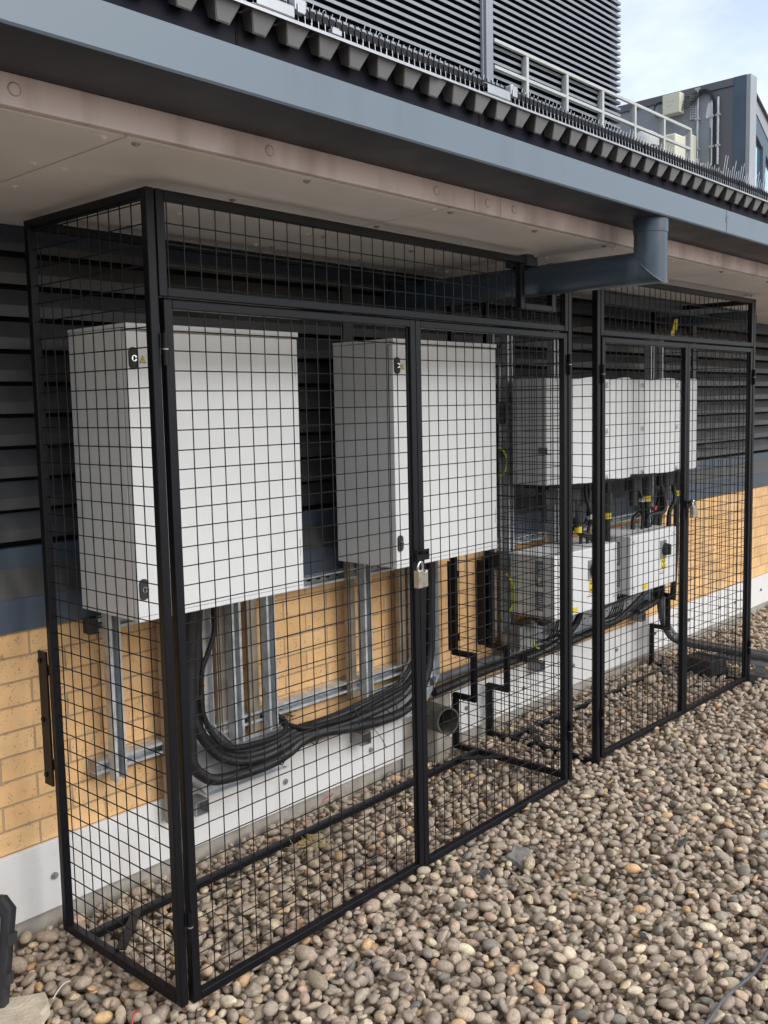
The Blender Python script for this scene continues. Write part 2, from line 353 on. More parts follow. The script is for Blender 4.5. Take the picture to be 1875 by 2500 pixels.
# pinkish strip between soffit and gutter, in lengths, with round plugs
ps = [XL, -.9, .929, 1.056, 2.9, 4.7, 6.5, XR]
pstrips = []
for a, b in zip(ps[:-1], ps[1:]):
    pstrips.append(bpart(MB().box(a+.001, b-.001, -.286, -.2695, 2.1275, 2.187), 'fascia_strip', 'pink', bevel=.002))
for x in (-1.07, -.461, .149, .753, .99, 1.306-.18, 2.0, 2.615, 3.22, 3.83, 4.44):
    own = [p for p, a, b in zip(pstrips, ps[:-1], ps[1:]) if a <= x < b][0]
    bpart(MB().cyl((x, -.2862, 2.159), (x, -.2885, 2.159), .0115, 20, .0095), 'round_plug', 'pink', own)
    bpart(MB().tube([(x+.0122*math.cos(a), -.2862, 2.159+.0122*math.sin(a)) for a in np.linspace(0, 2*math.pi, 21)], .0008, 6, 1), 'plug_ring', 'plate', own)
# eaves board behind the gutter, in lengths with black straps over the joints
bpart(MB().box(XL, XR, -.362, -.352, 2.20, 2.405), 'eaves_board', 'apron')
for k in range(-3, 9):
    x = .851*k+.003
    bpart(MB().add([(x-.006, -.3635, 2.2), (x+.010, -.3635, 2.2), (x+.017, -.365, 2.40), (x+.002, -.365, 2.40)], [(0, 1, 2, 3)]).box(x-.004, x+.01, -.3634, -.3622, 2.2, 2.38), 'joint_strap', 'dark')
bpart(MB().box(XL, XR, -.351, .95, 2.201, 2.26), 'roof_deck', 'apron')

# gutter
gut = thing('gutter', 'long blue-grey box gutter running along the edge of the eaves', 'gutter', (0, -.38, 2.187))
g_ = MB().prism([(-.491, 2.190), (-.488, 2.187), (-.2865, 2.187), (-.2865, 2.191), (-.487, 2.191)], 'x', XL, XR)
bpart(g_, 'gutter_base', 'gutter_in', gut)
g_ = MB().prism([(-.495, 2.193), (-.4912, 2.1885), (-.4912, 2.271), (-.484, 2.271), (-.484, 2.2745), (-.4935, 2.2745), (-.495, 2.273)], 'x', XL, XR)
bpart(g_, 'gutter_front', 'gutter', gut, smooth=False)
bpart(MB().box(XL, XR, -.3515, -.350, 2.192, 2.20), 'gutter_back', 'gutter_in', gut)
for x in (2.21, -1.7, 5.9):
    jm = MB().box(x-.001, x+.001, -.4958, -.4951, 2.192, 2.272)
    for _ in range(7):
        a = x+R.uniform(-.012, .012); z = 2.235+R.uniform(-.018, .018); jm.box(a, a+R.uniform(.002, .005), -.4957, -.4951, z, z+R.uniform(.002, .008))
    bpart(jm, 'joint_sealant', 'slate', gut)

# downpipe under the gutter, turning back into the wall through the cage's notch
dp = thing('downpipe', 'blue-grey round downpipe dropping from the gutter and turning back to the wall', 'drainpipe', (1.74, -.43, 2.187))
PX, PY, PZ, PR = 1.74, -.427, 2.026, .057
def mitre_pipe():
    n = 40; vs = []; fs = []
    rings = [('v', 2.1865), ('m', 0), ('h', .775)]
    for kind, t in rings:
        for i in range(n):
            c, s = math.cos(2*math.pi*i/n)*PR, math.sin(2*math.pi*i/n)*PR
            if kind == 'v': vs.append((PX+c, PY+s, t))
            elif kind == 'm': vs.append((PX+c, PY+s, PZ+s))
            else: vs.append((PX+c, t, PZ+s))
    return vs, [(r*n+i, r*n+(i+1) % n, (r+1)*n+(i+1) % n, (r+1)*n+i) for r in range(2) for i in range(n)]
v, f = mitre_pipe(); n = 40
bpart(MB().add(v[:2*n], f[:n]), 'vertical_outlet', 'pipe', dp, smooth=True)
bpart(MB().add(v[n:], [tuple(i-n for i in q) for q in f[n:]]), 'horizontal_run', 'pipe', dp, smooth=True)
bpart(MB().pipe((PX, PY, 2.1868), (PX, PY, 2.142), PR+.0025, PR-.001, 40), 'socket_collar', 'pipe', dp, smooth=True)
bpart(MB().tube([(PX+math.cos(2*math.pi*i/40)*PR, PY+math.sin(2*math.pi*i/40)*PR, PZ+math.sin(2*math.pi*i/40)*PR) for i in range(41)], .0022, 6, 1, caps=False), 'weld_seam', 'gutter', dp, smooth=True)
bpart(MB().cyl((PX+.052, PY-.026, 2.168), (PX+.056, PY-.029, 2.168), .005, 10), 'rivet', 'galv', dp)
bpart(MB().box(PX-.04, PX+.03, .06, .16, 2.084, 2.124), 'support_bracket', 'navy_shaded', dp)

# ------------------------------------------------------------------ roof edge: troughed sheet, trim, panels
RA = rad(26)
roof = thing('metal_roof', 'troughed metal roof sheet with silver edge trim above the gutter', 'roof', (0, -.41, 2.402))
def R2(x, y, z): return (x, y*math.cos(RA)-z*math.sin(RA), y*math.sin(RA)+z*math.cos(RA))
cp = MB(); wb = MB()
x0 = .133-.0963*30
for k in range(110):
    x = x0+.0963*k
    t = [(x-.029, -.001), (x+.040, -.001), (x+.022, -.046), (x-.010, -.046)]
    cp.add([R2(a, .0, b) for a, b in t]+[R2(a, .004, b) for a, b in t], [(3, 2, 1, 0), (4, 5, 6, 7), (0, 1, 5, 4), (1, 2, 6, 5), (2, 3, 7, 6), (3, 0, 4, 7)])
    t2 = [(x-.030, 0), (x+.041, 0), (x+.0232, -.0475), (x-.0112, -.0475)]
    wb.add([R2(a, .0015, b) for a, b in t2]+[R2(a, .30, b) for a, b in t2], [(4, 5, 6, 7), (1, 2, 6, 5), (2, 3, 7, 6), (3, 0, 4, 7)])
    wb.add([R2(a, .0015, b) for a, b in t2+t], [(0, 3, 7, 4), (3, 2, 6, 7), (2, 1, 5, 6)])
cp.build('filler_caps', 'cap', roof, bevel=.003)
wb.build('trough_sheet', 'web', roof)
MB().add([R2(XL, .002, .0005), R2(XR, .002, .0005), R2(XR, 4.6, .0005), R2(XL, 4.6, .0005), R2(XL, .002, .003), R2(XR, .002, .003), R2(XR, 4.6, .003), R2(XL, 4.6, .003)],
         [(3, 2, 1, 0), (4, 5, 6, 7), (0, 1, 5, 4), (1, 2, 6, 5), (2, 3, 7, 6), (3, 0, 4, 7)]).build('roof_sheet', 'web', roof)
MB().box(XL, XR, -.0065, .002, -.002, .0030).box(XL, XR, -.003, .004, .0034, .0065).build('edge_trim', 'alu', roof, bevel=.001)
MB().box(XL, .62, -.0105, -.0075, -.005, -.001).build('edge_trim', 'alu', roof)

# solar panels whose black ends show above the trim, wire guard clipped along them
PP = .81; PB = .950
def panel():
    t = thing('solar_panel', '', 'solar panel', (PB, -.372, 2.4135))
    f = MB().box(.002, PP-.002, 0, .012, -.006, .042)
    f.build('black_frame', 'pv', t)
    g = MB().add([(.006, .012, .036), (PP-.006, .012, .036), (PP-.006, 1.0, .036+.988*math.tan(RA)), (.006, 1.0, .036+.988*math.tan(RA)),
                  (.006, .012, .012), (PP-.006, .012, .012), (PP-.006, 1.0, .012+.988*math.tan(RA)), (.006, 1.0, .012+.988*math.tan(RA))],
                 [(3, 2, 1, 0), (4, 5, 6, 7), (0, 1, 5, 4), (1, 2, 6, 5), (2, 3, 7, 6), (3, 0, 4, 7)])
    g.build('glass_sheet', 'pv', t)
    MB().box(.006, PP-.006, .004, .016, .0425, .0442).build('silver_lip', 'alu', t)
    cl = MB(); wr = MB(); n = 39
    for i in range(n):
        x = .012+(PP-.024)*i/(n-1)
        if i < n-1: cl.box(x+.003, x+.0172, -.0150, -.002, .020+.001*(i % 3), .041)
        cl.box(x-.0015, x+.0015, -.0175, -.0145, .022, .047)
        wr.cyl((x+.003, -.018, .022), (x+.001, -.021, -.003), .0009, 5)
        if i % 4 == 1: wr.tube([(x, -.019, .002), (x+.004, -.022, -.003), (x+.012, -.022, -.004), (x+.019, -.021, .0), (x+.02, -.020, .012)], .0006, 5, 2)
        if i % 9 == 4: wr.tube([(x, -.012, .04), (x+.003, -.013, .052), (x+.01, -.013, .054), (x+.016, -.012, .04)], .0008, 5, 3)
    cl.build('guard_clips', 'clip', t); wr.build('guard_wires', 'steelwire', t)
    return t
pan = panel(); pans = []
desc = ['solar panel edge at the far left above the gutter', 'black solar panel edge left of the first silver clamp', 'black solar panel edge between the two silver clamps, wire guard along it',
        'black solar panel edge just right of the second silver clamp', 'black solar panel edge below the cream guard rail', 'black solar panel edge below the cream junction box',
        'black solar panel edge below the rooftop cabin corner, at the right border']
for k in range(-2, 3):
    o = pan if k == -2 else copy_tree(pan)
    o.location = (PB+PP*k, -.372, 2.4135); pans.append(o)
    tag(o, ['black solar panel edge at the upper left, left of the first silver clamp', 'black solar panel edge between the two silver clamps with wire guard',
            'black solar panel edge right of the second silver clamp, under the guard rail', 'black solar panel edge below the cream junction box and cabin wall',
            'black solar panel edge at the right border below the cabin window'][k+2], 'solar panel', 'solar panels along the roof edge')
def clamp(x, label):
    t = thing('panel_clamp', label, 'clamp', (x, -.40, 2.4125), 0, 'silver clamps on the roof edge')
    MB().box(-.13, -.012, -.008, .004, 0, .0018).box(-.13, -.012, -.008, .004, .0245, .0265).box(-.118, -.012, -.009, -.0075, .0018, .0245).build('channel', 'alu', t, bevel=.0008)
    MB().box(-.011, .022, -.010, .012, .020, .046).box(-.006, .016, -.014, -.010, .014, .034).build('end_clamp', 'alu', t, bevel=.0015)
    MB().cyl((.006, .0, .046), (.006, .0, .051), .005, 8).build('bolt', 'steelwire', t)
clamp(PB, 'silver panel clamp and channel below the screen post, second from the left')
clamp(PB-PP, 'silver panel clamp and channel at the upper left, first of the two')
MB_ = MB().box(0, .03, -.005, .01, 0, .012).box(.005, .025, -.003, .008, .012, .016)
tag(MB_.build('rail_bolt', 'alu', bevel=.001), 'small silver bolt block on the edge trim, right of the first clamp', 'bolt').location = (.245, -.402, 2.414)
def spikes(seed, tall):
    r = random.Random(seed); m = MB()
    for i in range(26):
        x = i*.0208+.004; h = tall*r.uniform(.75, 1.15)
        if tall > .05 and i % 4 in (0, 1): h *= 1.6
        m.cyl((x, 0, 0), (x+h*.34, .0, h), .0009, 5)
    return m
sp_groups = 'bird spike strips on the roof edge'
for k in range(10):
    x = -.78+.545*k
    t = thing('bird_spike_strip', ['bird spikes far above the left end of the gutter', 'bird spikes left of the first silver clamp', 'bird spikes just right of the first silver clamp',
              'bird spikes left of the grey screen post', 'bird spikes across the foot of the screen post', 'bird spikes below the second rail post',
              'bird spikes below the right end of the louvred screen', 'tall bird spikes below the cream junction box', 'tall bird spikes below the cabin corner post', 'tall bird spikes at the right border'][k],
              'bird spikes', (x, -.352, 2.452), 0, sp_groups)
    MB().box(0, .54, -.003, .003, .006, .008).build('base_strip', 'alu', t)
    spikes(k, .036 if k < 4 else .046 if k < 6 else .062).build('spike_wires', 'steelwire', t)

# ------------------------------------------------------------------ plant screen, guard rail, rooftop cabin
scr = thing('plant_screen', 'tall louvred plant screen of silver-grey blades on the roof', 'louvre screen', (9.34, 4.0, 4.2))
def screen_blades():
    m = MB(); p = [(-.055, 0), (-.055, .030), (.03, .078), (.03, .048)]
    for k in range(44):
        z = .02+.0722*k
        vs = []
        for (d, h) in p: vs.append((-7.5, d, z+h))
        for (d, h) in p: vs.append((-d*1.0, d, z+h))
        for (d, h) in p: vs.append((-d, 3.0, z+h))
        fs = [(0, 1, 2, 3), (8, 9, 10, 11)]
        for s in (0, 4):
            fs += [(s+i, s+(i+1) % 4, s+4+(i+1) % 4, s+4+i) for i in range(4)]
        m.add(vs, fs)
    return m
screen_blades().build('louvre_blades', 'screen', scr)
MB().box(-7.5, -.045, .045, .06, 0, 3.2).box(-.06, -.045, .06, 3.0, 0, 3.2).build('backing_panel', 'screendark', scr)
MB().box(-2.742, -2.63, -.12, -.058, -.4, 3.3).box(-2.765, -2.742, -.09, -.058, -.4, 3.3).build('screen_post', 'screen', scr, bevel=.004, label='vertical grey post of the louvred screen')
MB().box(-7.5, -2.766, -.085, .04, .42, .60).build('base_flashing', 'cabinlight', scr)
MB().box(-7.5, -.02, -.03, .04, -.45, .02).build('foot_panel', 'screendark', scr)
rail = thing('guard_rail', 'cream painted guard rail in front of the louvred plant screen', 'railing', (6.74, 3.9, 4.6))
x1 = 11.226-6.74
MB().bar((0, 0, .61), (x1, 0, .61), .034, .036).build('top_rail', 'cream', rail, bevel=.004)
MB().bar((0, 0, .352), (x1, 0, .352), .034, .034).build('mid_rail', 'cream', rail, bevel=.004)
MB().bar((0, 0, .10), (x1, 0, .10), .015, .07).build('toe_board', 'cream', rail)
for x in (.576, 1.355, 2.133, 2.915, 3.69, 4.462):
    MB().box(x-.022, x+.022, -.021, .021, -.5, .588).box(x-.008, x+.008, .0215, .055, -.5, .56).build('post', 'cream', rail, bevel=.003)
cabX, cabY = 12.108, 3.5
cab = thing('rooftop_cabin', 'grey metal-clad rooftop cabin with dark capping and a corner window', 'building', (cabX, cabY, 4.0))
def cb(mb, name, m, **k): mb.v = [(a-cabX, b-cabY, c-4.0) for a, b, c in mb.v]; return mb.build(name, m, cab, **k)
cb(MB().box(cabX, cabX+.15, 3.68, 4.026, 3.2, 5.94), 'wall_panel', 'cabintrim')
cb(MB().box(cabX+.003, cabX+.15, 4.028, 4.20, 3.2, 5.94), 'wall_panel', 'cabin')
cb(MB().box(cabX+.006, cabX+.15, 4.202, 7.4, 3.2, 5.94), 'wall_panel', 'cabin')
cb(MB().box(cabX-.02, cabX+.16, 3.678, 7.4, 5.942, 6.045), 'roof_capping', 'cabintrim')
cb(MB().box(cabX-.012, cabX+.2, 3.5, 3.676, 3.2, 6.05), 'corner_post', 'cabinblue')
cb(MB().box(cabX-.010, cabX+.21, 3.44, 3.498, 3.2, 6.045), 'corner_lit_face', 'cabinlight')  # front face of the corner post, its lit tone painted as lighter grey
cb(MB().prism([(12.32, 5.86), (14.2, 4.90), (14.2, 4.52), (12.37, 5.667)], 'y', 3.5, 3.6), 'sloping_header', 'cabinlight')
cb(MB().prism([(12.32, 5.885), (14.2, 4.925), (14.2, 4.902), (12.32, 5.862)], 'y', 3.46, 3.62), 'roof_edge', 'cabintrim')
wn = cb(MB().prism([(12.37, 5.664), (13.6, 4.90), (13.6, 4.66), (12.37, 5.40)], 'y', 3.51, 3.57).box(12.75, 12.85, 3.505, 3.57, 3.2, 5.20), 'window_frame', 'cabinblue')
pw = MB().prism([(12.37, 5.39), (13.6, 4.65), (13.6, 3.2), (12.37, 3.2)], 'y', 3.55, 3.56); pw.v = [(a-cabX, b-cabY, c-4.0) for a, b, c in pw.v]
pw.build('window_pane', 'glass', wn)
cb(MB().box(cabX+.2, 15, 3.9, 7.4, 3.2, 4.9), 'cabin_core', 'cabintrim')
wp = cb(MB().prism([(3.985, 5.80), (4.055, 5.78), (4.09, 5.60), (4.075, 5.57), (4.03, 5.58), (4.022, 5.44), (4.000, 5.44), (3.99, 5.6)], 'x', cabX-.006, cabX-.001), 'bare_patch', 'labelwhite')
jb = thing('junction_box', 'cream square junction box mounted on the rooftop cabin wall', 'junction box', (cabX-.01, 4.55, 5.85))
MB().box(-.14, 0, -.138, .138, -.145, .145).build('box_body', 'creambox', jb, bevel=.012)
MB().box(-.152, -.141, -.13, .13, -.137, .137).build('box_lid', 'creambox', jb, bevel=.004)
mk = MB()
for z, ws in ((.03, (.02, .015, .03)), (-.03, (.03, .02))):
    y = .06
    for q in ws: mk.box(-.1535, -.1522, y-q, y, z, z+.008); y -= q+.02
mk.build('faint_markings', 'cabinlight', jb)
for k in range(6):
    z0 = 5.87-.025*k
    pts = [(cabX-.06-.01*k, 4.42, z0), (cabX-.07, 4.30, z0+.03), (cabX-.07, 4.12, 5.97-.012*k), (cabX-.05, 4.00, 5.92-.01*k), (cabX-.03, 3.93+.008*k, 5.75), (cabX-.03, 3.905+.011*k, 5.55), (cabX-.03, 3.905+.011*k, 4.9)]
    m = MB().tube(pts, .0058, 8, 5)
    tag(m.build('cable', 'cable', smooth=True), ['topmost', 'second highest', 'third highest', 'third lowest', 'second lowest', 'lowest'][k]+' black cable leaving the right side of the cream junction box', 'cable', 'cables curving from the cream junction box')
tag(MB().tube([(cabX-.05, 4.70, 5.72), (cabX-.07, 4.82, 5.74), (cabX-.07, 4.86, 5.85), (cabX-.07, 4.80, 5.93), (cabX-.05, 4.70, 5.93)], .012, 8, 5).build('cable', 'cable', smooth=True), 'short loop of black cable left of the cream junction box', 'cable')
def conduit(y, z0, z1, label, r=.016):
    t = thing('wall_conduit', label, 'conduit', (cabX-.025, y, z0), 0, 'grey conduits up the cabin wall')
    MB().cyl((0, 0, 0), (0, 0, z1-z0), r, 10).build('tube', 'galv', t, smooth=True)
    s = MB()
    for z in np.arange(z0+.25, z1, .42): s.box(-.018, .02, -.035, .035, z-z0, z-z0+.03)
    s.build('clips', 'galv', t)
conduit(4.20, 4.9, 6.0, 'grey conduit up the cabin wall, nearest the junction box')
conduit(3.985, 4.9, 5.80, 'grey conduit up the cabin wall, left of the cable run', .014)
conduit(3.895, 4.9, 5.83, 'grey conduit up the cabin wall, right of the cable run and nearest the corner', .018)
tag(MB().box(cabX-.02, cabX-.001, 3.90, 3.975, 4.9, 5.74).build('cable_ladder', 'slate'), 'narrow dark cable ladder behind the black cables on the cabin wall', 'cable ladder')
def perf(y, z0, z1, label):
    m = MB().box(cabX-.02, cabX-.002, y-.05, y+.05, z0, z1)
    t = m.build('mounting_strip', 'galv', bevel=.006); tag(t, label, 'strip', 'perforated strips beside the junction box')
    d = MB()
    for z in np.arange(z0+.02, z1-.02, .035): d.box(cabX-.0215, cabX-.0205, y-.03, y-.008, z, z+.014).box(cabX-.0215, cabX-.0205, y+.01, y+.032, z+.01, z+.022)
    d.build('slots', 'slate', t)
perf(4.275, 5.86, 5.97, 'short perforated metal strip above the black cables')
perf(4.275, 5.60, 5.79, 'perforated metal strip hanging below the black cables')
tag(MB().box(11.35, 11.68, 4.18, 4.5, 4.4, 5.26).build('vent_cowl', 'creambox', bevel=.03), 'cream box-shaped vent behind the last bay of the guard rail', 'vent')
tag(MB().box(11.88, 12.03, 4.18, 4.5, 4.4, 5.345).build('vent_cowl', 'creambox', bevel=.03), 'tall cream vent against the cabin wall, right of the rail end', 'vent')
dm = MB(); n = 18
for i in range(6):
    a = i/5*math.pi/2
    for k in range(n): dm.v.append((10.85+.30*math.cos(a)*math.cos(2*math.pi*k/n), 4.35+.2*math.cos(a)*math.sin(2*math.pi*k/n), 4.98+.24*math.sin(a)))
dm.f = [(i*n+k, i*n+(k+1) % n, (i+1)*n+(k+1) % n, (i+1)*n+k) for i in range(5) for k in range(n)]
dm.box(10.6, 11.1, 4.2, 4.5, 4.4, 4.979)
tag(dm.build('roof_cowl', 'cream', smooth=True), 'pale rounded cowl seen through the guard rail, left of the box vents', 'vent')

# ------------------------------------------------------------------ ground
g_ = MB().add([(-60, -60, -.075), (90, -60, -.075), (90, 60, -.075), (-60, 60, -.075)], [(0, 1, 2, 3)]).build('ground', 'ground'); structure(g_)
g_ = MB()

def gravel():
    rng = np.random.default_rng(5)
    x0, x1, y0, y1 = -.8, 6.3, -1.8, .700
    res = .0045; nx, ny = int((x1-x0)/res)+1, int((y1-y0)/res)+1
    gx = x0+np.arange(nx)*res; gy = y0+np.arange(ny)*res
    H = np.zeros((nx, ny), np.float32)-.062
    X, Y = np.meshgrid(gx, gy, indexing='ij')
    H += .006*np.sin(X*3.1+1)*np.cos(Y*2.3)+.004*np.sin(X*7.7+Y*5)
    H += .024*np.clip((Y-.50)/.2, 0, 1)
    H -= .012*((X > 0) & (X < 3.9) & (Y > .0) & (Y < .45))
    # templates
    bm = bmesh.new(); bmesh.ops.create_icosphere(bm, subdivisions=2, radius=1)
    V2 = np.array([v.co[:] for v in bm.verts]); F2 = np.array([[v.index for v in f.verts] for f in bm.faces]); bm.free()
    bm = bmesh.new(); bmesh.ops.create_icosphere(bm, subdivisions=3, radius=1)
    V3 = np.array([v.co[:] for v in bm.verts]); F3 = np.array([[v.index for v in f.verts] for f in bm.faces]); bm.free()
    def templ(V):
        r2 = np.random.default_rng(9); out = []
        for k in range(24):
            d = np.ones(len(V)); ang = k >= 15
            for _ in range(7 if ang else 4):
                a = r2.normal(size=3); a /= np.linalg.norm(a); p = V@a
                if ang: d = np.minimum(d, np.where(p > .15, r2.uniform(.62, .86)/np.maximum(p, .15), 9))
                else: d += r2.uniform(-.13, .13)*p+r2.uniform(-.10, .10)*p*p
            out.append((V*np.minimum(d, 1.25)[:, None]).astype(np.float32))
        return out
    T2, T3 = templ(V2), templ(V3)
    pal = np.array([1.19, 1.165, 1.12])*np.array([(.34, .275, .215), (.385, .31, .24), (.30, .25, .20), (.43, .345, .26), (.50, .40, .28), (.54, .36, .20), (.44, .32, .24), (.22, .20, .175), (.58, .50, .37), (.40, .33, .26), (.35, .295, .235)])
    pw = np.array([20, 19, 13, 13, 6, 2.5, 5, 4, 3, 11, 11.]); pw /= pw.sum()
    Nn = 68000
    out = []
    for i in range(Nn):
        s = rng.lognormal(0, .24)
        a = .0148*s*rng.uniform(.88, 1.35); b = .0117*s*rng.uniform(.80, 1.1); c = .0090*s*rng.uniform(.65, 1.25)
        if rng.random() < .035: a *= 1.25; b *= 1.2; c *= 1.0
        th = rng.uniform(0, math.pi); ct, st = math.cos(th), math.sin(th)
        best = None
        for _ in range(3):
            px, py = rng.uniform(x0+.03, x1-.03), rng.uniform(y0+.03, y1-.018)
            if py > y1-.05: py = y1-.018-abs(rng.normal())*.02
            i0, i1 = int((px-a-x0)/res), int((px+a-x0)/res)+2; j0, j1 = int((py-a-y0)/res), int((py+a-y0)/res)+2
            i0 = max(i0, 0); j0 = max(j0, 0); i1 = min(i1, nx); j1 = min(j1, ny)
            dx = gx[i0:i1, None]-px; dy = gy[None, j0:j1]-py
            u = (dx*ct+dy*st)/a; v = (-dx*st+dy*ct)/b; q = 1-u*u-v*v; msk = q > 0
            cz = c*np.sqrt(np.maximum(q, 0)); h = H[i0:i1, j0:j1]
            if not msk.any(): continue
            z = float(np.max(np.where(msk, h+cz*.66, -9)))
            if best is None or z < best[0]: best = (z, px, py, i0, i1, j0, j1, msk, cz)
        if best is None: continue
        z, px, py, i0, i1, j0, j1, msk, cz = best
        sub = H[i0:i1, j0:j1]; sub[msk] = np.maximum(sub, z+cz*.90)[msk]
        out.append((px, py, z, a, b, c, th))
    P = np.array(out); n = len(P)
    sh = -.024-float(np.percentile(H[300:-300, 60:380], 60)); H += sh; P[:, 2] += sh; print('gravel shift', sh)
    tilt = rng.normal(0, .30, (n, 2)); kind = rng.integers(0, 24, n)
    ang = kind >= 15; keep_round = rng.random(n) < .15; kind = np.where(ang & keep_round, kind-10, kind)
    col = pal[rng.choice(len(pal), n, p=pw)]*rng.uniform(.84, 1.12, (n, 1))*rng.uniform(.97, 1.03, (n, 3))
    near = ((P[:, 0]+1.34)**2+(P[:, 1]+2.02)**2) < 3.05**2
    vs, fs, cs, off = [], [], [], 0
    for sel, T, F in ((near, T3, F3), (~near, T2, F2)):
        for k in range(24):
            idx = np.where(sel & (kind == k))[0]
            if len(idx) == 0: continue
            p = P[idx]; Vt = T[k][None]*p[:, None, 3:6]
            tx, ty = tilt[idx, 0], tilt[idx, 1]
            y_ = Vt[..., 1]*np.cos(tx)[:, None]-Vt[..., 2]*np.sin(tx)[:, None]; z_ = Vt[..., 1]*np.sin(tx)[:, None]+Vt[..., 2]*np.cos(tx)[:, None]
            x_ = Vt[..., 0]*np.cos(ty)[:, None]+z_*np.sin(ty)[:, None]; z_ = -Vt[..., 0]*np.sin(ty)[:, None]+z_*np.cos(ty)[:, None]
            ct, st = np.cos(p[:, 6])[:, None], np.sin(p[:, 6])[:, None]
            W = np.stack([x_*ct-y_*st+p[:, 0:1], x_*st+y_*ct+p[:, 1:2], z_+p[:, 2:3]], -1)
            nv = Vt.shape[1]; m = len(idx)
            vs.append(W.reshape(-1, 3)); fs.append((F[None]+off+np.arange(m)[:, None, None]*nv).reshape(-1, 3)); off += m*nv
            cs.append(np.repeat(np.concatenate([col[idx], np.ones((m, 1))], 1), nv, 0))
    V = np.concatenate(vs).astype(np.float32); F = np.concatenate(fs).astype(np.int32); Cc = np.concatenate(cs).astype(np.float32)
    V[:, 1] = np.minimum(V[:, 1], .6985)
    me = bpy.data.meshes.new('gravel'); me.vertices.add(len(V)); me.vertices.foreach_set('co', V.ravel())
    me.loops.add(F.size); me.loops.foreach_set('vertex_index', F.ravel()); me.polygons.add(len(F))
    me.polygons.foreach_set('loop_start', np.arange(0, F.size, 3, dtype=np.int32)); me.polygons.foreach_set('use_smooth', np.ones(len(F), bool))
    at = me.attributes.new('pcol', 'FLOAT_COLOR', 'POINT'); at.data.foreach_set('color', Cc.ravel())
    me.update(calc_edges=True); me.materials.append(M['pebble'])
    o = bpy.data.objects.new('gravel', me); COL.objects.link(o)
    tag(o, 'loose rounded grey-brown river pebbles covering the ground', 'gravel'); o['kind'] = 'stuff'
    return H, x0, y0, res
GH = gravel()
def gz(x, y):
    H, x0, y0, res = GH; i, j = int((x-x0)/res), int((y-y0)/res)
    return float(H[max(i-3, 0):i+4, max(j-3, 0):j+4].max())

# ------------------------------------------------------------------ mesh cages
T = .025
def wires_xz(xs, zs, y, x0, x1, z0, z1, skip=None):
    m = MB(); r = .0017
    for x in xs:
        a, b = z0, z1
        if skip and skip[0] < x < skip[1]: b = skip[2]
        m.cyl((x+R.uniform(-.0007, .0007), y, a), (x+R.uniform(-.0007, .0007), y, b), r, 6, caps=False)
    for z in zs:
        if skip and z > skip[2]:
            m.cyl((x0, y+.0028, z), (skip[0], y+.0028, z), r, 6, caps=False); m.cyl((skip[1], y+.0028, z), (x1, y+.0028, z), r, 6, caps=False)
        else: m.cyl((x0, y+.0028, z+R.uniform(-.0008, .0008)), (x1, y+.0028, z+R.uniform(-.0008, .0008)), r, 6, caps=False)
    return m
def hinge(x, z, side, parent):
    m = MB().cyl((x, -.008, z-.040), (x, -.008, z-.002), .0075, 14).cyl((x, -.008, z+.002), (x, -.008, z+.040), .0075, 14)
    m.box(x-.012 if side < 0 else x, x if side < 0 else x+.012, -.004, -.0005, z+.004, z+.038).box(x if side < 0 else x-.012, x+.012 if side < 0 else x, -.004, -.0005, z-.038, z-.004)
    o = m.build('hinge', 'black', parent, smooth=True)
    return o
def hinge_pin(x, z, parent): return MB().cyl((x, -.008, z-.0018), (x, -.008, z+.0018), .0077, 14).build('hinge_washer', 'galv_dull', parent, smooth=True)

def side_panel(root, x, D, H, stepped, label=None):
    """frame tube at x..x+T running back along +y, optional step in the back stile"""
    f = MB()
    f.box(x, x+T, 0, T, 0, H).box(x, x+T, T, D-T, H-T, H).box(x, x+T, T, D-T, 0, T)
    if stepped:
        # back stile steps forward between z .25 and .46 to clear the cable run
        f.box(x, x+T, D-T, D, .46, H).box(x, x+T, D-.105, D, .435, .4595).box(x, x+T, D-.13, D-.105, .235, .4595).box(x, x+T, D-.105, D, .235, .26).box(x, x+T, D-T, D, 0, .2345)
    else: f.box(x, x+T, D-T, D, 0, H)
    o = f.build('side_panel', 'black', root, bevel=.0035, label=label)
    m = MB(); r = .0017; xc = x+T/2
    ys = [.0333+.05*k for k in range(11) if .0333+.05*k < D-T]
    for y in ys:
        if stepped and y > D-.13:
            m.cyl((xc, y, T), (xc, y, .236), r, 6, caps=False); m.cyl((xc, y, .458), (xc, y, H-T), r, 6, caps=False)
        else: m.cyl((xc, y, T-.001), (xc, y, H-T+.001), r, 6, caps=False)
    z = H-.032
    zs = [.0216+.05*k for k in range(1, 42) if .0216+.05*k < H-T]
    for z in zs:
        yb = D-.106 if (stepped and .235 < z < .4595) else D-.006
        m.cyl((xc+.0028, T-.006, z), (xc+.0028, yb, z), r, 6)
    m.build('wire_mesh', 'wire', o)
    return o

def door(root, xa, xb, z0, z1, wx, zs, hinge_side, name_label=None):
    f = MB().box(xa, xa+T+.001, 0, T, z0, z1).box(xb-T, xb, 0, T, z0, z1)
    f.box(xa+T+.001, xb-T, 0, T-.0005, z1-.0245, z1-.0003).box(xa+T+.001, xb-T, 0, T-.0005, z0+.0003, z0+.0245)
    o = f.build('door', 'black', root, bevel=.003, label=name_label)
    xs = [x for x in wx if xa+T-.003 < x < xb-T+.004]
    wires_xz(xs, zs, .0115, xa+T-.003, xb-.006 if hinge_side > 0 else xb-T+.003, z0+.022, z1-.022).build('wire_mesh', 'wire', o)
    hx = xa-.007 if hinge_side < 0 else xb+.005
    for z in (1.715, .215):
        hinge(hx, z, hinge_side, o); hinge_pin(hx, z, o)
    return o

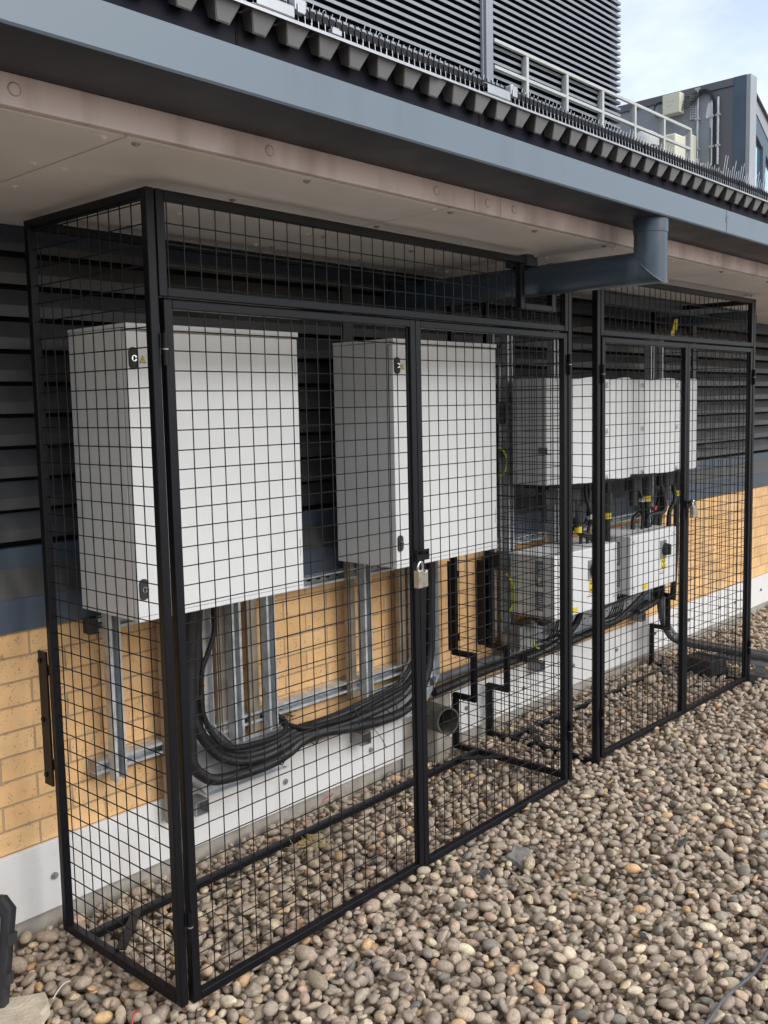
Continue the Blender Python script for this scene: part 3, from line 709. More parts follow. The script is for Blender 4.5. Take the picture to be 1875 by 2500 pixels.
D1, H1 = .598, 2.104
def cage(loc, rz, W, D, H, mid, wp, header_notch, zoff, label):
    root = thing('mesh_cage', label, 'cage', loc, rz, 'black mesh cages against the wall')
    if header_notch: side_panel(root, 0, D, H, False); side_panel(root, W-T, D+.018, H-.001, True, 'side panel with a stepped rear edge')
    else: side_panel(root, 0, D+.018, H, True, 'side panel with a stepped rear edge'); side_panel(root, W-T, D+.018, H-.001, True, 'side panel with a stepped rear edge')
    xa, xb = .0285, W-T-.0035; zb, zt = 1.844+zoff, 1.8685+zoff
    h = MB().box(xa, xa+T, 0, T, zb, H)
    if header_notch:
        n0, n1, nz = 1.608, 1.848, 1.913
        h.box(xa+T, n0+.026, .0003, T, H-T, H-.0003).box(n0, n0+.026, 0, T, nz, H-T-.0003).box(n0+.0265, n1-.0265, .0003, T, nz, nz+T).box(n1-.026, n1, 0, T, nz, H-.004)
        h.box(n1+.0005, xb-.0005, .0003, T, H-T, H-.004)
    else: h.box(xa+T, xb-T, .0003, T, H-T, H-.0003)
    h.box(xb-T+.004 if header_notch else xb-T, xb, 0, T-.0002, zb, H-.001)
    h.box(xa+T, xb-T, .0003, T, zb, zt)
    ho = h.build('header_panel', 'black', root, bevel=.003)
    xs = [.0655+.05*k for k in range(60) if .0655+.05*k < xb-T+.006]
    zs = [1.876+zoff+.05*k for k in range(5) if 1.876+zoff+.05*k < H-.03]
    wires_xz(xs, zs, .0115, xa+.02, xb-.01, zt-.003, H-T+.002, (1.61, 1.845, 1.914) if header_notch else None).build('wire_mesh', 'wire', ho)
    zs = [1.7629+zoff-.05*j for j in range(35)]
    zlo, zhi = -.008+zoff, 1.839+zoff
    wx1 = [.0703+.05*k for k in range(19) if .0703+.05*k < mid]
    door(root, .0395, mid-.0008, zlo, zhi, wx1, zs, -1, 'left-hand door leaf hinged on the left')
    wx2 = [mid+.0245+.05*k for k in range(22)]
    d2 = door(root, mid+.0008, W-.0345, zlo, zhi, wx2, zs, 1, 'right-hand door leaf hinged on the right')
    # hasp
    z = 1.075 if header_notch else 1.09
    MB().box(mid-.040, mid-.012, -.004, -.0003, z-.075, z+.01).box(mid-.034, mid+.030, -.018, -.014, z-.018, z+.018).box(mid-.034, mid-.03, -.014, -.004, z-.018, z+.018).tube([(mid-.02, -.004, z), (mid-.02, -.026, z+.012), (mid-.002, -.03, z+.016), (mid+.01, -.026, z+.004)], .0045, 8, 4).build('hasp', 'black', d2, bevel=.001)
    # rear bottom rail and corner braces
    MB().box(T+.001, W-T-.001, .4705, .4955, .0005, .0245).build('rear_bottom_rail', 'black', root, bevel=.003)
    for sx, x in ((1, T), (-1, W-T)):
        MB().bar((x+sx*.002, .325, .028), (x+sx*.15, .47, .028), .03, .004).build('corner_brace', 'black', root)
    if not header_notch or True:
        MB().box(T+.001, W-T-.001, D-T-.0005, D-.0005, H-.026, H-.0012).build('rear_top_rail', 'black', root, bevel=.003)
    # slotted fixing plates on the wall by the rear stiles
    for x in ((-.004, 1) if header_notch else (-.02, 1)):
        if x == 1: x = W-.006
        p = MB().box(x, x+.006, D+.004, D+.05, .45, .86)
        p.box(x+.006, x+.012, D-.01, D+.05, .50, .53).box(x+.006, x+.012, D-.01, D+.05, .79, .82)
        for z in (.48, .65, .83): p.cyl((x-.004, D+.04, z), (x+.012, D+.04, z), .008, 6)
        p.build('fixing_plate', 'black', root)
    return root
c1 = cage((0, 0, 0), .0148, 1.967, D1, H1, 1.0009, None, True, 0, 'nearer black mesh cage round two tall grey cabinets, header notched for the downpipe')
c2 = cage((2.2226, .0628, -.0325), -.019, 1.6189, .598, 2.135, .826, None, False, .0333, 'farther black mesh cage round the white inverters, without a notch')

# padlocks
def padlock(loc, rz, label):
    t = thing('padlock', label, 'padlock', loc, rz, 'padlocks on the cage doors')
    MB().prism([(-.025, -.06), (.025, -.06), (.025, -.006), (.019, -.002), (.012, -.010), (.004, -.010), (-.002, -.002), (-.008, 0), (-.025, -.003)], 'y', -.012, .010).build('body', 'brass', t, bevel=.0025)
    MB().tube([(-.014, 0, -.004), (-.013, 0, .014), (-.003, 0, .024), (.008, 0, .018), (.011, 0, -.004)], .0042, 10, 5).build('shackle', 'chrome', t, smooth=True)
    MB().box(-.008, .014, -.0124, -.0121, -.046, -.0445).box(-.006, .010, -.0124, -.0121, -.051, -.0498).build('faint_engraving', 'galv_dull', t)
    return t
padlock((.965, -.020, 1.034), .05, 'silver padlock hanging between the nearer cage\'s doors')
padlock((3.065, .018, 1.05), -.02, 'silver padlock hanging between the farther cage\'s doors')

# ------------------------------------------------------------------ tall cabinets
def warn_label(t, x, z, y, s=.030):
    lb = MB().box(x-s/2, x+s/2, y-.0012, y, z-s/2, z+s/2).build('warning_label', 'labelwhite', t, label='square warning label with a yellow lightning triangle')
    h = s*.40
    MB().prism([(x-h, z-h*.85), (x+h, z-h*.85), (x, z+h*.95)], 'y', y-.0018, y-.0013).build('triangle_border', 'gasket', lb)
    MB().prism([(x-h*.78, z-h*.71), (x+h*.78, z-h*.71), (x, z+h*.68)], 'y', y-.0023, y-.0019).build('triangle', 'yellow', lb)
    q = h*.5
    MB().prism([(x+q*.1, z+q*.75), (x-q*.35, z-q*.15), (x, z-q*.1), (x-q*.1, z-q*1.0), (x+q*.35, z+.0), (x+q*.02, z+q*.02)], 'y', y-.0027, y-.0024).build('lightning_bolt', 'gasket', lb)
def cabinet(x0, x1, label, hidden_lbl=True):
    t = thing('electrical_cabinet', label, 'cabinet', ((x0+x1)/2, .46, .965), 0, 'tall grey cabinets in the nearer cage')
    W = x1-x0; h = .842; yf = .31-.46; a, b = -W/2, W/2
    MB().box(a, b, yf+.029, .62-.46, .002, h-.012).build('body', 'white', t, bevel=.003)
    MB().box(a+.004, b-.004, yf+.022, yf+.030, .006, h-.02).build('door_seal', 'gasket', t)
    MB().box(a, b, yf, yf+.0225, .0, h-.022).build('door', 'white', t, bevel=.0025)
    MB().box(a-.001, b+.002, yf-.004, .62-.46, h-.0105, h).box(a-.001, b+.002, yf-.004, yf, h-.0145, h-.0106).build('rain_canopy', 'white', t, bevel=.0012)
    d = MB().box(a+.004, b-.004, yf-.0004, yf-.0001, .014, .0158)
    d.build('door_fold', 'galv_dull', t)
    for z in (.745, .094):
        lk = MB()
        n = 20; pr = []
        for i in range(n):
            an = 2*math.pi*i/n; pr.append((a+.0195+.0145*math.cos(an), z+(.016 if math.sin(an) > 0 else -.016)+.0145*math.sin(an)))
        lk.prism(pr, 'y', yf-.006, yf-.0001); lo = lk.build('door_lock', 'gasket', t, bevel=.0015)
        MB().cyl((a+.0195, yf-.0062, z), (a+.0195, yf-.0092, z), .0088, 18).build('lock_barrel', 'chrome', lo, smooth=True)
        MB().box(a+.0175, a+.0315, yf-.0105, yf-.0093, z-.002, z+.002).box(a+.016, a+.021, yf-.0105, yf-.0093, z-.006, z+.006).build('key_slot', 'gasket', lo)
    warn_label(t, a+.050, .742, yf-.0001, .027)
    MB().box(b-.012, b-.0105, yf-.0006, yf-.0001, .11, .17).box(b-.012, b-.0105, yf-.0006, yf-.0001, .70, .76).build('hinge_mark', 'galv_dull', t)
    return t
cabinet(.122, .752, 'left tall light-grey metal cabinet, nearest the camera, behind the first door')
cabinet(1.212, 1.835, 'right tall light-grey metal cabinet hanging behind the second door of the nearer cage')

# ------------------------------------------------------------------ strut channels
def strut_mesh(x, y0, z0, z1, w=.041, d=.041, open_dir=1):
    # C-section whose open side faces the viewer
    m = MB().box(x, x+w, y0+d-.003, y0+d, z0, z1).box(x, x+.003, y0, y0+d-.003, z0, z1).box(x+w-.003, x+w, y0, y0+d-.003, z0, z1)
    m.box(x+.003, x+.010, y0, y0+.003, z0, z1).box(x+w-.010, x+w-.003, y0, y0+.003, z0, z1)
    return m
sg = 'vertical strut channels carrying the equipment'
for x, z0, z1, lab in ((.212, .385, .99, 'vertical galvanised strut under the left end of the first cabinet'),
                       (.690, .375, .99, 'vertical galvanised strut just right of the cables below the first cabinet'),
                       (.848, .385, .99, 'vertical galvanised strut under the right end of the first cabinet'),
                       (1.360, .375, .99, 'vertical galvanised strut under the left end of the second cabinet'),
                       (2.36, .36, 1.9, 'tall vertical strut at the left end of the inverters'),
                       (2.760, .36, 1.95, 'tall vertical strut behind the first inverter'),
                       (3.79, .34, 1.95, 'tall vertical strut behind the second inverter, left of a pair'),
                       (3.90, .34, 1.95, 'tall vertical strut behind the second inverter, right of a pair')):
    tag(strut_mesh(x, .625, z0, z1).build('strut_channel', 'galv'), lab, 'strut', sg)
for x, z0, z1, lab in ((.415, .17, .97, 'tall narrow galvanised plate left of the first cable tray'), (.640, .38, .97, 'wide flat galvanised plate just left of a strut under the first cabinet'), (.782, .38, .97, 'wide flat galvanised plate between two struts under the first cabinet'), (1.292, .38, .97, 'wide flat galvanised plate left of the second cabinet\'s strut'), (1.60, .46, .97, 'wide flat galvanised plate beside the second cable tray')):
    m = MB().box(x, x+.055, .669, .673, z0, z1).box(x, x+.0025, .655, .669, z0, z1).box(x+.024, x+.027, .662, .669, z0, z1)
    tag(m.build('back_plate', 'plate'), lab, 'plate', 'flat plates behind the cable trays')
def hstrut(x0, x1, z, lab):
    m = MB().box(x0, x1, .7135, .7165, z, z+.041).box(x0, x1, .668, .7135, z, z+.003).box(x0, x1, .668, .7135, z+.038, z+.041).box(x0, x1, .668, .671, z+.003, z+.010).box(x0, x1, .668, .671, z+.031, z+.038)
    o = m.build('strut_channel', 'galv'); tag(o, lab, 'strut', 'horizontal strut channels on the wall')
    s = MB()
    for x in np.arange(x0+.03, x1-.02, .05): s.box(x, x+.022, .7125, .7134, z+.014, z+.027)
    s.build('slots', 'dark', o)
hstrut(.17, 1.66, .412, 'lower horizontal galvanised strut across the brickwork behind the first cable run')
hstrut(.20, 1.85, .872, 'upper horizontal galvanised strut just below the two tall cabinets')
hstrut(2.3, 4.0, .872, 'horizontal galvanised strut between inverters and isolator boxes')
for (x, z, lab) in ((.176, .865, 'small dark bracket at the top left of the first strut'), (.172, .40, 'small grey bracket at the foot of the first strut')):
    tag(MB().box(x, x+.034, .675, .7195, z, z+.052).box(x+.012, x+.022, .670, .6745, z+.02, z+.03).build('wall_bracket', 'gasket' if z > .8 else 'galv_dull', bevel=.002), lab, 'bracket')

# ------------------------------------------------------------------ cable trays
def tray(name, label, outline, depth_edges, y=.662):
    t = thing(name, label, 'cable tray', (outline[0][0], y, outline[0][1]), 0, 'galvanised cable trays below the cabinets')
    off = Vector((outline[0][0], y, outline[0][1]))
    m = MB().prism(outline, 'y', y, y+.002)
    for (a, b) in depth_edges:
        a, b = Vector((a[0], 0, a[1])), Vector((b[0], 0, b[1]))
        d = (b-a).normalized(); nrm = Vector((-d.z, 0, d.x))*.001
        m.add([(p.x+s*nrm.x, q, p.z+s*nrm.z) for p in (a, b) for q in (y-.026, y) for s in (-1, 1)],
              [(0, 1, 3, 2), (4, 6, 7, 5), (0, 4, 5, 1), (2, 3, 7, 6), (0, 2, 6, 4), (1, 5, 7, 3)])
    m.v = [tuple(Vector(q)-off) for q in m.v]
    m.build('tray', 'galv', t)
    return t, off
t1, o1 = tray('cable_tray', 'bent galvanised cable tray under the first cabinet with black cables on it',
              [(.475, .97), (.475, .33), (.50, .292), (.572, .222), (.935, .215), (.935, .372), (.69, .376), (.608, .462), (.608, .97)],
              [((.608, .97), (.608, .462)), ((.608, .462), (.69, .376)), ((.69, .376), (.935, .372)), ((.475, .33), (.572, .222)), ((.572, .222), (.935, .215)), ((.475, .97), (.475, .33))])
s_ = MB()
for z in np.arange(.50, .95, .052): s_.box(.588-o1.x, .594-o1.x, -.0012, -.0002, z-o1.z, z+.02-o1.z).box(.548-o1.x, .554-o1.x, -.0012, -.0002, z+.01-o1.z, z+.03-o1.z)
s_.build('slots', 'brick', t1)
b_ = MB()
for x, z in ((.545, .335), (.665, .285), (.690, .282), (.80, .295)): b_.cyl((x-o1.x, -.008, z-o1.z), (x-o1.x, 0, z-o1.z), .0075, 10)
b_.build('bolts', 'galv', t1)
t2, o2 = tray('cable_tray', 'bent galvanised cable tray under the second cabinet rising to its right side',
              [(1.385, .385), (1.385, .235), (1.66, .228), (1.735, .255), (1.84, .365), (1.84, .97), (1.665, .97), (1.665, .47), (1.60, .395)],
              [((1.385, .235), (1.66, .228)), ((1.735, .255), (1.84, .365)), ((1.84, .365), (1.84, .97)), ((1.385, .385), (1.60, .395)), ((1.60, .395), (1.665, .47)), ((1.665, .47), (1.665, .97))])
b_ = MB()
for x, z in ((1.40, .372), (1.52, .30), (1.70, .36), (1.80, .62), (1.79, .80), (1.78, .50)): b_.cyl((x-o2.x, -.008, z-o2.z), (x-o2.x, 0, z-o2.z), .0075, 10)
b_.build('bolts', 'galv', t2)
for x, z, lab in ((.512, .165, 'short square strut end under the first cable tray'), (1.33, .182, 'short square strut end under the second cable tray'), (2.62, .20, 'short square strut end below the pipes on the white board, left of the farther cage'), (3.70, .262, 'short square strut end below the pipes inside the farther cage')):
    m = MB().box(x, x+.055, .63, .6985, z, z+.003).box(x, x+.055, .63, .6985, z+.047, z+.05).box(x, x+.003, .63, .6985, z+.003, z+.047).box(x+.052, x+.055, .63, .6985, z+.003, z+.047).box(x+.003, x+.052, .68, .6984, z+.003, z+.047)
    tag(m.build('strut_stub', 'galv_dull'), lab, 'bracket', 'square strut ends on the wall')

# cables of the two cabinets
cg = 'thick black cables running along the trays'
def cable(pts, r, lab, ring=None, group=cg, m='cable', ties=()):
    o = MB().tube(pts, r*1.2 if not ring else r, 12, 7, ring).build('cable', m, smooth=not ring); tag(o, lab, 'cable', group)
    for p, q in ties: MB().cyl(p, q, r+.002, 10).build('cable_tie', 'gasket', o)
    return o
cable([(.592, .59, .97), (.590, .59, .885), (.583, .585, .81), (.551, .58, .745), (.526, .58, .696), (.517, .58, .619), (.519, .575, .538), (.550, .57, .465), (.594, .565, .413), (.645, .56, .392), (.736, .56, .383), (.822, .57, .376), (.885, .59, .378), (.915, .62, .40), (.90, .66, .425), (.885, .72, .43)], .0105,
      'ribbed black flexible conduit curving from the first cabinet to the wall hole', (.0068, .0026), 'ribbed black conduits')
cable([(.905, .72, .40), (.93, .66, .385), (.98, .59, .365), (1.096, .585, .353), (1.23, .58, .349), (1.344, .58, .368), (1.463, .575, .389), (1.56, .58, .40), (1.64, .59, .45), (1.68, .60, .56)], .0105,
      'ribbed black flexible conduit from the wall hole along the second tray', (.0068, .0026), 'ribbed black conduits')
def run(k, dy, dz, r):
    w = [(.495+.016*k, .60, .97), (.487+.014*k, .60, .80), (.483+.013*k, .595, .62), (.492+.012*k, .59, .52), (.519+.008*k, .59, .457), (.581+.004*k, .59, .388+dz), (.671, .59, .338+dz), (.776, .59, .322+dz), (.864, .59, .328+dz), (.968, .60, .338+dz*.8), (1.08, .60, .334+dz*.8), (1.20, .60, .33+dz),
         (1.343, .60, .335+dz*1.2), (1.493, .60, .350+dz*1.3), (1.57, .60, .372+dz*1.2), (1.639, .605, .43+dz), (1.69+dy, .61, .56), (1.705+dy, .61, .74), (1.712+dy, .61, .97)]
    return [(a, b+dy*.4, c) for a, b, c in w]
cable(run(0, 0, -.012, .0135), .0135, 'thick black cable on the outside of the bend below the first cabinet')
cable(run(1, .018, .006, .0135), .0135, 'thick black cable in the middle of the bundle between the two cabinets')
cable(run(2, .036, .022, .012), .012, 'black cable on the inside of the bend, behind the ribbed conduit')
cable(run(3, .055, .03, .008), .008, 'thin black cable on top of the bundle between the two cabinets')
cable([(.50, .56, .97), (.478, .57, .80), (.47, .58, .60), (.468, .58, .45), (.472, .58, .376), (.512, .58, .326), (.569, .58, .295), (.69, .58, .282), (.817, .585, .28), (.907, .59, .294), (.967, .595, .312), (1.069, .60, .318), (1.218, .595, .298), (1.40, .59, .281), (1.552, .59, .288), (1.649, .59, .343), (1.718, .59, .48), (1.731, .59, .738), (1.738, .59, .97)], .0165,
      'thickest black cable hanging lowest along both trays')
cable([(.53, .60, .97), (.515, .60, .75), (.512, .60, .60)], .018, 'fat black cable end just under the first cabinet')
for k, (x, z) in enumerate(((.70, .312), (.86, .30), (1.03, .33), (1.25, .325), (1.47, .33), (.49, .60), (.485, .48), (1.70, .55), (1.71, .74))):
    t = MB().tube([(x+.004*math.cos(a), .592+.034*math.cos(a), z+.042*math.sin(a)) if z < .4 else (x+.045*math.cos(a), .600+.030*math.sin(a), z) for a in np.linspace(0, 2*math.pi, 13)], .0022, 6, 2)
    tag(t.build('cable_tie', 'gasket'), ['black cable tie round the cables on the first tray, left one', 'black cable tie round the cables at the right end of the first tray', 'black cable tie below the cable hole in the brickwork', 'black cable tie above the square strut end of the second tray', 'black cable tie on the second tray beside the door post', 'upper black cable tie on the cables dropping from the first cabinet', 'lower black cable tie on the cables dropping from the first cabinet', 'lower black cable tie on the cables rising to the second cabinet', 'upper black cable tie on the cables rising to the second cabinet'][k], 'cable tie', 'cable ties on the thick cables')
tag(MB().tube([(1.43, .67, .232), (1.45, .64, .19), (1.475, .63, .135)], .0028, 6, 3).build('loose_wire', 'galv_dull'), 'stiff loose wire end hanging below the second tray', 'wire')
# torn insulation at the wall hole
h_ = MB()
for i in range(70):
    x = R.uniform(.93, 1.03); z = .385+R.uniform(-.012, .03); h_.cyl((x, .715, z), (x+R.uniform(-.012, .012), .690+R.uniform(-.01, .01), z+R.uniform(-.012, .02)), .0012, 4)
tag(h_.build('brush_strip', 'slate'), 'dark frayed brush around the cable entry in the brickwork', 'brush')
# clay drain stub
ds = thing('drain_stub', 'weathered round drain pipe end poking out of the wall foot', 'drainpipe', (1.80, .715, .19))
MB().pipe((0, .0, 0), (-.052, -.20, .012), .059, .052, 32).build('pipe_end', 'clay', ds, smooth=True)
MB().cyl((-.03, -.10, .006), (0, .0, 0), .0515, 28).build('pipe_inside', 'dark', ds)
MB().box(-.01, .05, -.10, -.02, -.22, -.055).build('mortar_support', 'concrete', ds, bevel=.01)

# ------------------------------------------------------------------ inverters and isolator boxes
def inverter(x0, W, label, sidelabel):
    t = thing('inverter', label, 'inverter', (x0, .59, 1.185), 0, 'white inverters in the farther cage')
    h = .492
    MB().box(0, W, -.19, 0, 0, h).build('body', 'white2', t, bevel=.004)
    pts = [(0, .0), (.003, .004), (.085, .074), (.12, .080), (.22, .088), (.32, .087), (.40, .078), (.425, .060), (.47, .076), (.54, .086), (.62, .084), (.68, .066), (.722, .036), (.73, 0)]
    pts = [(a*W/.73, b) for a, b in pts]
    m = MB(); n = 61; k = W/.73
    def dep(x):
        for (a, b), (c, d) in zip(pts[:-1], pts[1:]):
            if a <= x <= c: return b+(d-b)*(x-a)/max(1e-9, c-a)
        return 0
    def arch(x):
        for a, b in ((.15*k, .452*k), (.478*k, .722*k)):
            if a < x < b: return .012*math.sin(math.pi*(x-a)/(b-a))**.8
        return 0
    V = []
    for i in range(n):
        x = W*i/(n-1); d = dep(x); V += [(x, -.1905-d, .004-arch(x)*.4), (x, -.1905-d, h-.006+arch(x)), (x, -.1895, h-.006+arch(x)*.3), (x, -.1895, .004)]
    m.add(V, [(4*i+j, 4*i+(j+1) % 4, 4*i+4+(j+1) % 4, 4*i+4+j) for i in range(n-1) for j in range(4)]+[(0, 1, 2, 3), (4*n-1, 4*n-2, 4*n-3, 4*n-4)])
    m.build('front_cover', 'white2', t, smooth=True)
    for fx in (.075, .440):
        for z in (h-.03, h*.49, .018):
            x = fx*W/.73; MB().cyl((x, -.23, z), (x, -.262 if fx < .2 else -.268, z), .014, 16, .012).build('screw_cap', 'white', t, smooth=True)
    if sidelabel:
        MB().box(-.0015, -.0002, -.195, -.145, .145, .175).build('side_label', 'labelgrey', t)
        MB().cyl((-.006, -.03, .36), (0, -.03, .36), .006, 8).cyl((-.006, -.03, .03), (0, -.03, .03), .006, 8).build('side_screws', 'galv', t)
    MB().box(.05, W-.05, -.17, -.03, -.022, -.0005).build('terminal_strip', 'cable', t)
    return t
inverter(2.345, .715, 'left white inverter with bulging cover, seen past the nearer cage', True)
inverter(3.074, .75, 'right white inverter with bulging cover, behind the farther cage doors', False)

def isolator(x0, W, z0, h, label):
    t = thing('isolator_box', label, 'switch box', (x0, .61, z0), 0, 'white isolator boxes under the inverters')
    MB().box(0, W, -.232, 0, 0, h).build('body', 'white2', t, bevel=.006)
    MB().box(-.002, W+.002, -.252, -.2325, -.004, h+.003).build('front_cover', 'white2', t, bevel=.006)
    sx = W*.70 if x0 > 3 else W*.57
    kb = MB().box(sx-.034, sx+.034, -.257, -.2525, h*.50, h*.50+.095).build('switch_plate', 'galv_dull', t, bevel=.006)
    MB().cyl((sx+.012, -.2572, h*.50+.045), (sx+.012, -.280, h*.50+.045), .034, 24, .031).build('rotary_knob', 'gasket', kb, smooth=True)
    MB().box(sx+.004, sx+.020, -.292, -.2805, h*.50+.016, h*.50+.074).build('knob_grip', 'gasket', kb, bevel=.003)
    for k, (z, w) in enumerate(((h*.50-.032, .05), (h*.50-.064, .056))):
        lb = MB().box(sx-.025, sx-.025+w, -.2545, -.2525, z, z+.028).build('yellow_label', 'yellow', t, label='small yellow warning label below the rotary switch')
        MB().prism([(sx-.018, z+.006), (sx-.002, z+.006), (sx-.010, z+.020)], 'y', -.2550, -.2546).box(sx+.004, sx+.020, -.2550, -.2546, z+.006, z+.009).box(sx+.004, sx+.020, -.2550, -.2546, z+.014, z+.017).build('label_print', 'gasket', lb)
    MB().box(W*.25, W*.25+.05, -.2545, -.2525, .010, .034).build('yellow_label', 'yellow', t, label='small yellow label at the lower edge of the cover')
    MB().prism([(sx-.045, .066), (sx-.028, .072), (sx-.031, .064)], 'y', -.2545, -.2525).box(sx-.022, sx+.012, -.2540, -.2525, .064, .069).build('red_mark', 'red', t, label='small red printed mark on the cover')
    MB().box(sx-.030, sx+.010, -.2538, -.2525, .076, .078).build('grey_print', 'labelgrey', t)
    for x, z in ((.03, .03), (W-.03, .03), (.03, h-.03), (W-.03, h-.03)):
        MB().cyl((x, -.2525, z), (x, -.255, z), .006, 12).build('cover_screw', 'galv', t)
    for (za, zb) in ((.150, .275), (.036, .128)):
        lb = MB().box(-.0015, -.0002, -.190, -.145, za, zb).build('data_plate', 'labelgrey', t, label='grey printed data plate on the side')
        p = MB()
        for q in np.arange(za+.012, zb-.012, .011): p.box(-.0022, -.0016, -.184, -.184+R.uniform(.012, .034), q, q+.003)
        p.build('print_lines', 'labelwhite', lb)
        if za > .1: MB().box(-.0024, -.0017, -.178, -.155, za+.02, za+.042).build('white_square', 'labelwhite', lb)
    gl = MB()
    for k in range(5):
        x = W*.12+k*.024; gl.cyl((x, -.10, -.022), (x, -.10, -.0005), .008, 10)
    gl.build('cable_glands', 'yellow2', t, smooth=True)
    return t
isolator(2.345, .575, .556, .300, 'left white isolator box with rotary switch, lower and nearer')
isolator(3.064, .515, .560, .305, 'right white isolator box with rotary switch and yellow labels, behind the farther cage doors')

# cables between inverters and boxes
ig = 'black cables between the inverters and isolator boxes'
def banded(x, y, zb, pts, r, lab):
    o = MB().tube(pts, r, 12, 6).build('cable', 'cable', smooth=True); tag(o, lab, 'cable', ig)
    MB().cyl((x, y, zb-.016), (x, y, zb+.016), r+.0035, 16).build('yellow_band', 'yellow2', o, smooth=True)
    MB().cyl((x, y, zb+.018), (x, y, zb+.12), r+.009, 14).build('black_gland', 'gasket', o, smooth=True)
banded(3.02, .47, .975, [(3.02, .47, 1.18), (3.02, .47, 1.05), (3.02, .47, .95), (3.02, .47, .80)], .0165, 'black cable with a yellow band left of the right isolator box')
banded(3.449, .47, 1.028, [(3.449, .47, 1.18), (3.449, .47, 1.05), (3.452, .47, .97), (3.47, .48, .90), (3.50, .48, .86)], .0165, 'black cable with a yellow band above the middle of the right isolator box')
banded(3.81, .47, 1.03, [(3.81, .47, 1.18), (3.81, .47, 1.05), (3.81, .47, .95), (3.805, .47, .70), (3.80, .48, .40)], .0165, 'black cable with a yellow band right of the right isolator box')
banded(2.735, .47, .935, [(2.72, .47, 1.18), (2.71, .47, 1.05), (2.725, .47, .97), (2.745, .47, .92), (2.79, .46, .90), (2.85, .45, .87), (2.88, .45, .83)], .017, 'black cable with a yellow band bending over the left isolator box')
for k, (xa, xb, zt, lab) in enumerate(((2.79, 2.80, .99, 'thin pale-tipped cable left of the cage post, above the left box'), (2.84, 2.77, .98, 'thin pale-tipped cable crossing toward the left box'), (2.87, 2.70, .96, 'short black cable crossing above the left box'),
                                      (3.33, 3.37, 1.03, 'pale-tipped cable left of the middle yellow band'), (3.37, 3.42, 1.03, 'second pale-tipped cable left of the middle yellow band'), (3.55, 3.35, .98, 'black cable slanting left above the right box'),
                                      (3.60, 3.44, .95, 'black cable with red tape above the right box'), (3.64, 3.62, 1.05, 'bulging black cable between the yellow bands'), (3.69, 3.60, 1.06, 'outer bulging black cable between the yellow bands'), (3.73, 3.69, 1.0, 'black cable beside the right-hand yellow band'))):
    y = .46+.02*(k % 3)
    o = MB().tube([(xa, y, 1.18), (xa+.02*math.sin(k), y, 1.10), (xa+.03*math.cos(k*2), y-.01, zt), (xb+.015, y, .93), (xb, y, .84)], .0085 if k in (0, 1, 3, 4) else .0125, 10, 6).build('cable', 'cable', smooth=True)
    tag(o, lab, 'cable', ig)
    if k in (0, 1, 3, 4): MB().cyl((xa+.03*math.cos(k*2), y-.012, zt-.012), (xa+.03*math.cos(k*2), y-.012, zt+.012), .0098, 10).build('white_tip', 'labelwhite', o)
    if k == 6: MB().cyl((xb+.062, y-.004, .962), (xb+.085, y-.006, .975), .0115, 8).build('red_tape', 'red', o)
for x, lab in ((2.40, 'black rectangular multi-plug under the left end of the first inverter'), (2.62, 'black rectangular multi-plug under the middle of the first inverter'), (3.25, 'black rectangular plug under the second inverter, left'), (3.62, 'black rectangular plug under the second inverter, right')):
    tag(MB().box(x, x+.09, .44, .50, 1.085, 1.162).cyl((x+.045, .47, 1.0), (x+.045, .47, 1.084), .022, 12).build('plug', 'gasket', bevel=.004), lab, 'plug', 'plugs under the inverters')
# earth cables on the left of the inverters
for k, (pts, lab) in enumerate((([(2.30, .64, 1.36), (2.315, .62, 1.34), (2.325, .61, 1.30), (2.32, .62, 1.24), (2.30, .64, 1.225)], 'green-yellow earth cable left of the first inverter'), ([(2.30, .60, .76), (2.325, .58, .70), (2.33, .58, .62), (2.31, .6, .56)], 'green-yellow earth cable left of the left isolator box'), ([(2.46, .60, .50), (2.44, .56, .44), (2.47, .55, .38), (2.51, .56, .36)], 'green-yellow earth cable looping under the left isolator box'))):
    tag(MB().tube(pts, .006, 8, 5).build('earth_cable', 'earth', smooth=True), lab, 'cable', 'green-yellow earth cables')
vt = thing('wall_conduit', 'slim vertical grey conduit with a black fitting left of the inverters', 'conduit', (2.29, .66, .45))
MB().cyl((0, 0, 0), (0, 0, 1.45), .009, 10).cyl((.05, 0, 0), (.05, 0, 1.3), .009, 10).build('tube', 'galv_dull', vt, smooth=True)
for b in ((-.03, .05, -.05, .02, .33, .41), (-.02, .06, -.03, .03, 1.02, 1.12), (.0, .07, -.03, .02, .86, .90)): MB().box(*b).build('fitting', 'gasket', vt, bevel=.003)
# yellow tape rags on the bracing above the inverters
for k, (x, y, z) in enumerate(((3.73, .45, 1.99), (3.69, .45, 1.925))):
    tag(MB().add([(x-.03, y, z-.03), (x+.02, y-.005, z-.028), (x+.045, y+.003, z+.035), (x+.0, y, z+.03), (x-.03, y+.003, z-.03), (x+.02, y-.002, z-.028), (x+.045, y+.006, z+.035), (x+.0, y+.003, z+.03)],
                 [(0, 1, 2, 3), (7, 6, 5, 4), (0, 4, 5, 1), (1, 5, 6, 2), (2, 6, 7, 3), (3, 7, 4, 0)]).build('tape_flag', 'yellow2'), ['upper yellow tape flag hanging high in the farther cage', 'lower yellow tape flag hanging high in the farther cage'][k], 'tape')
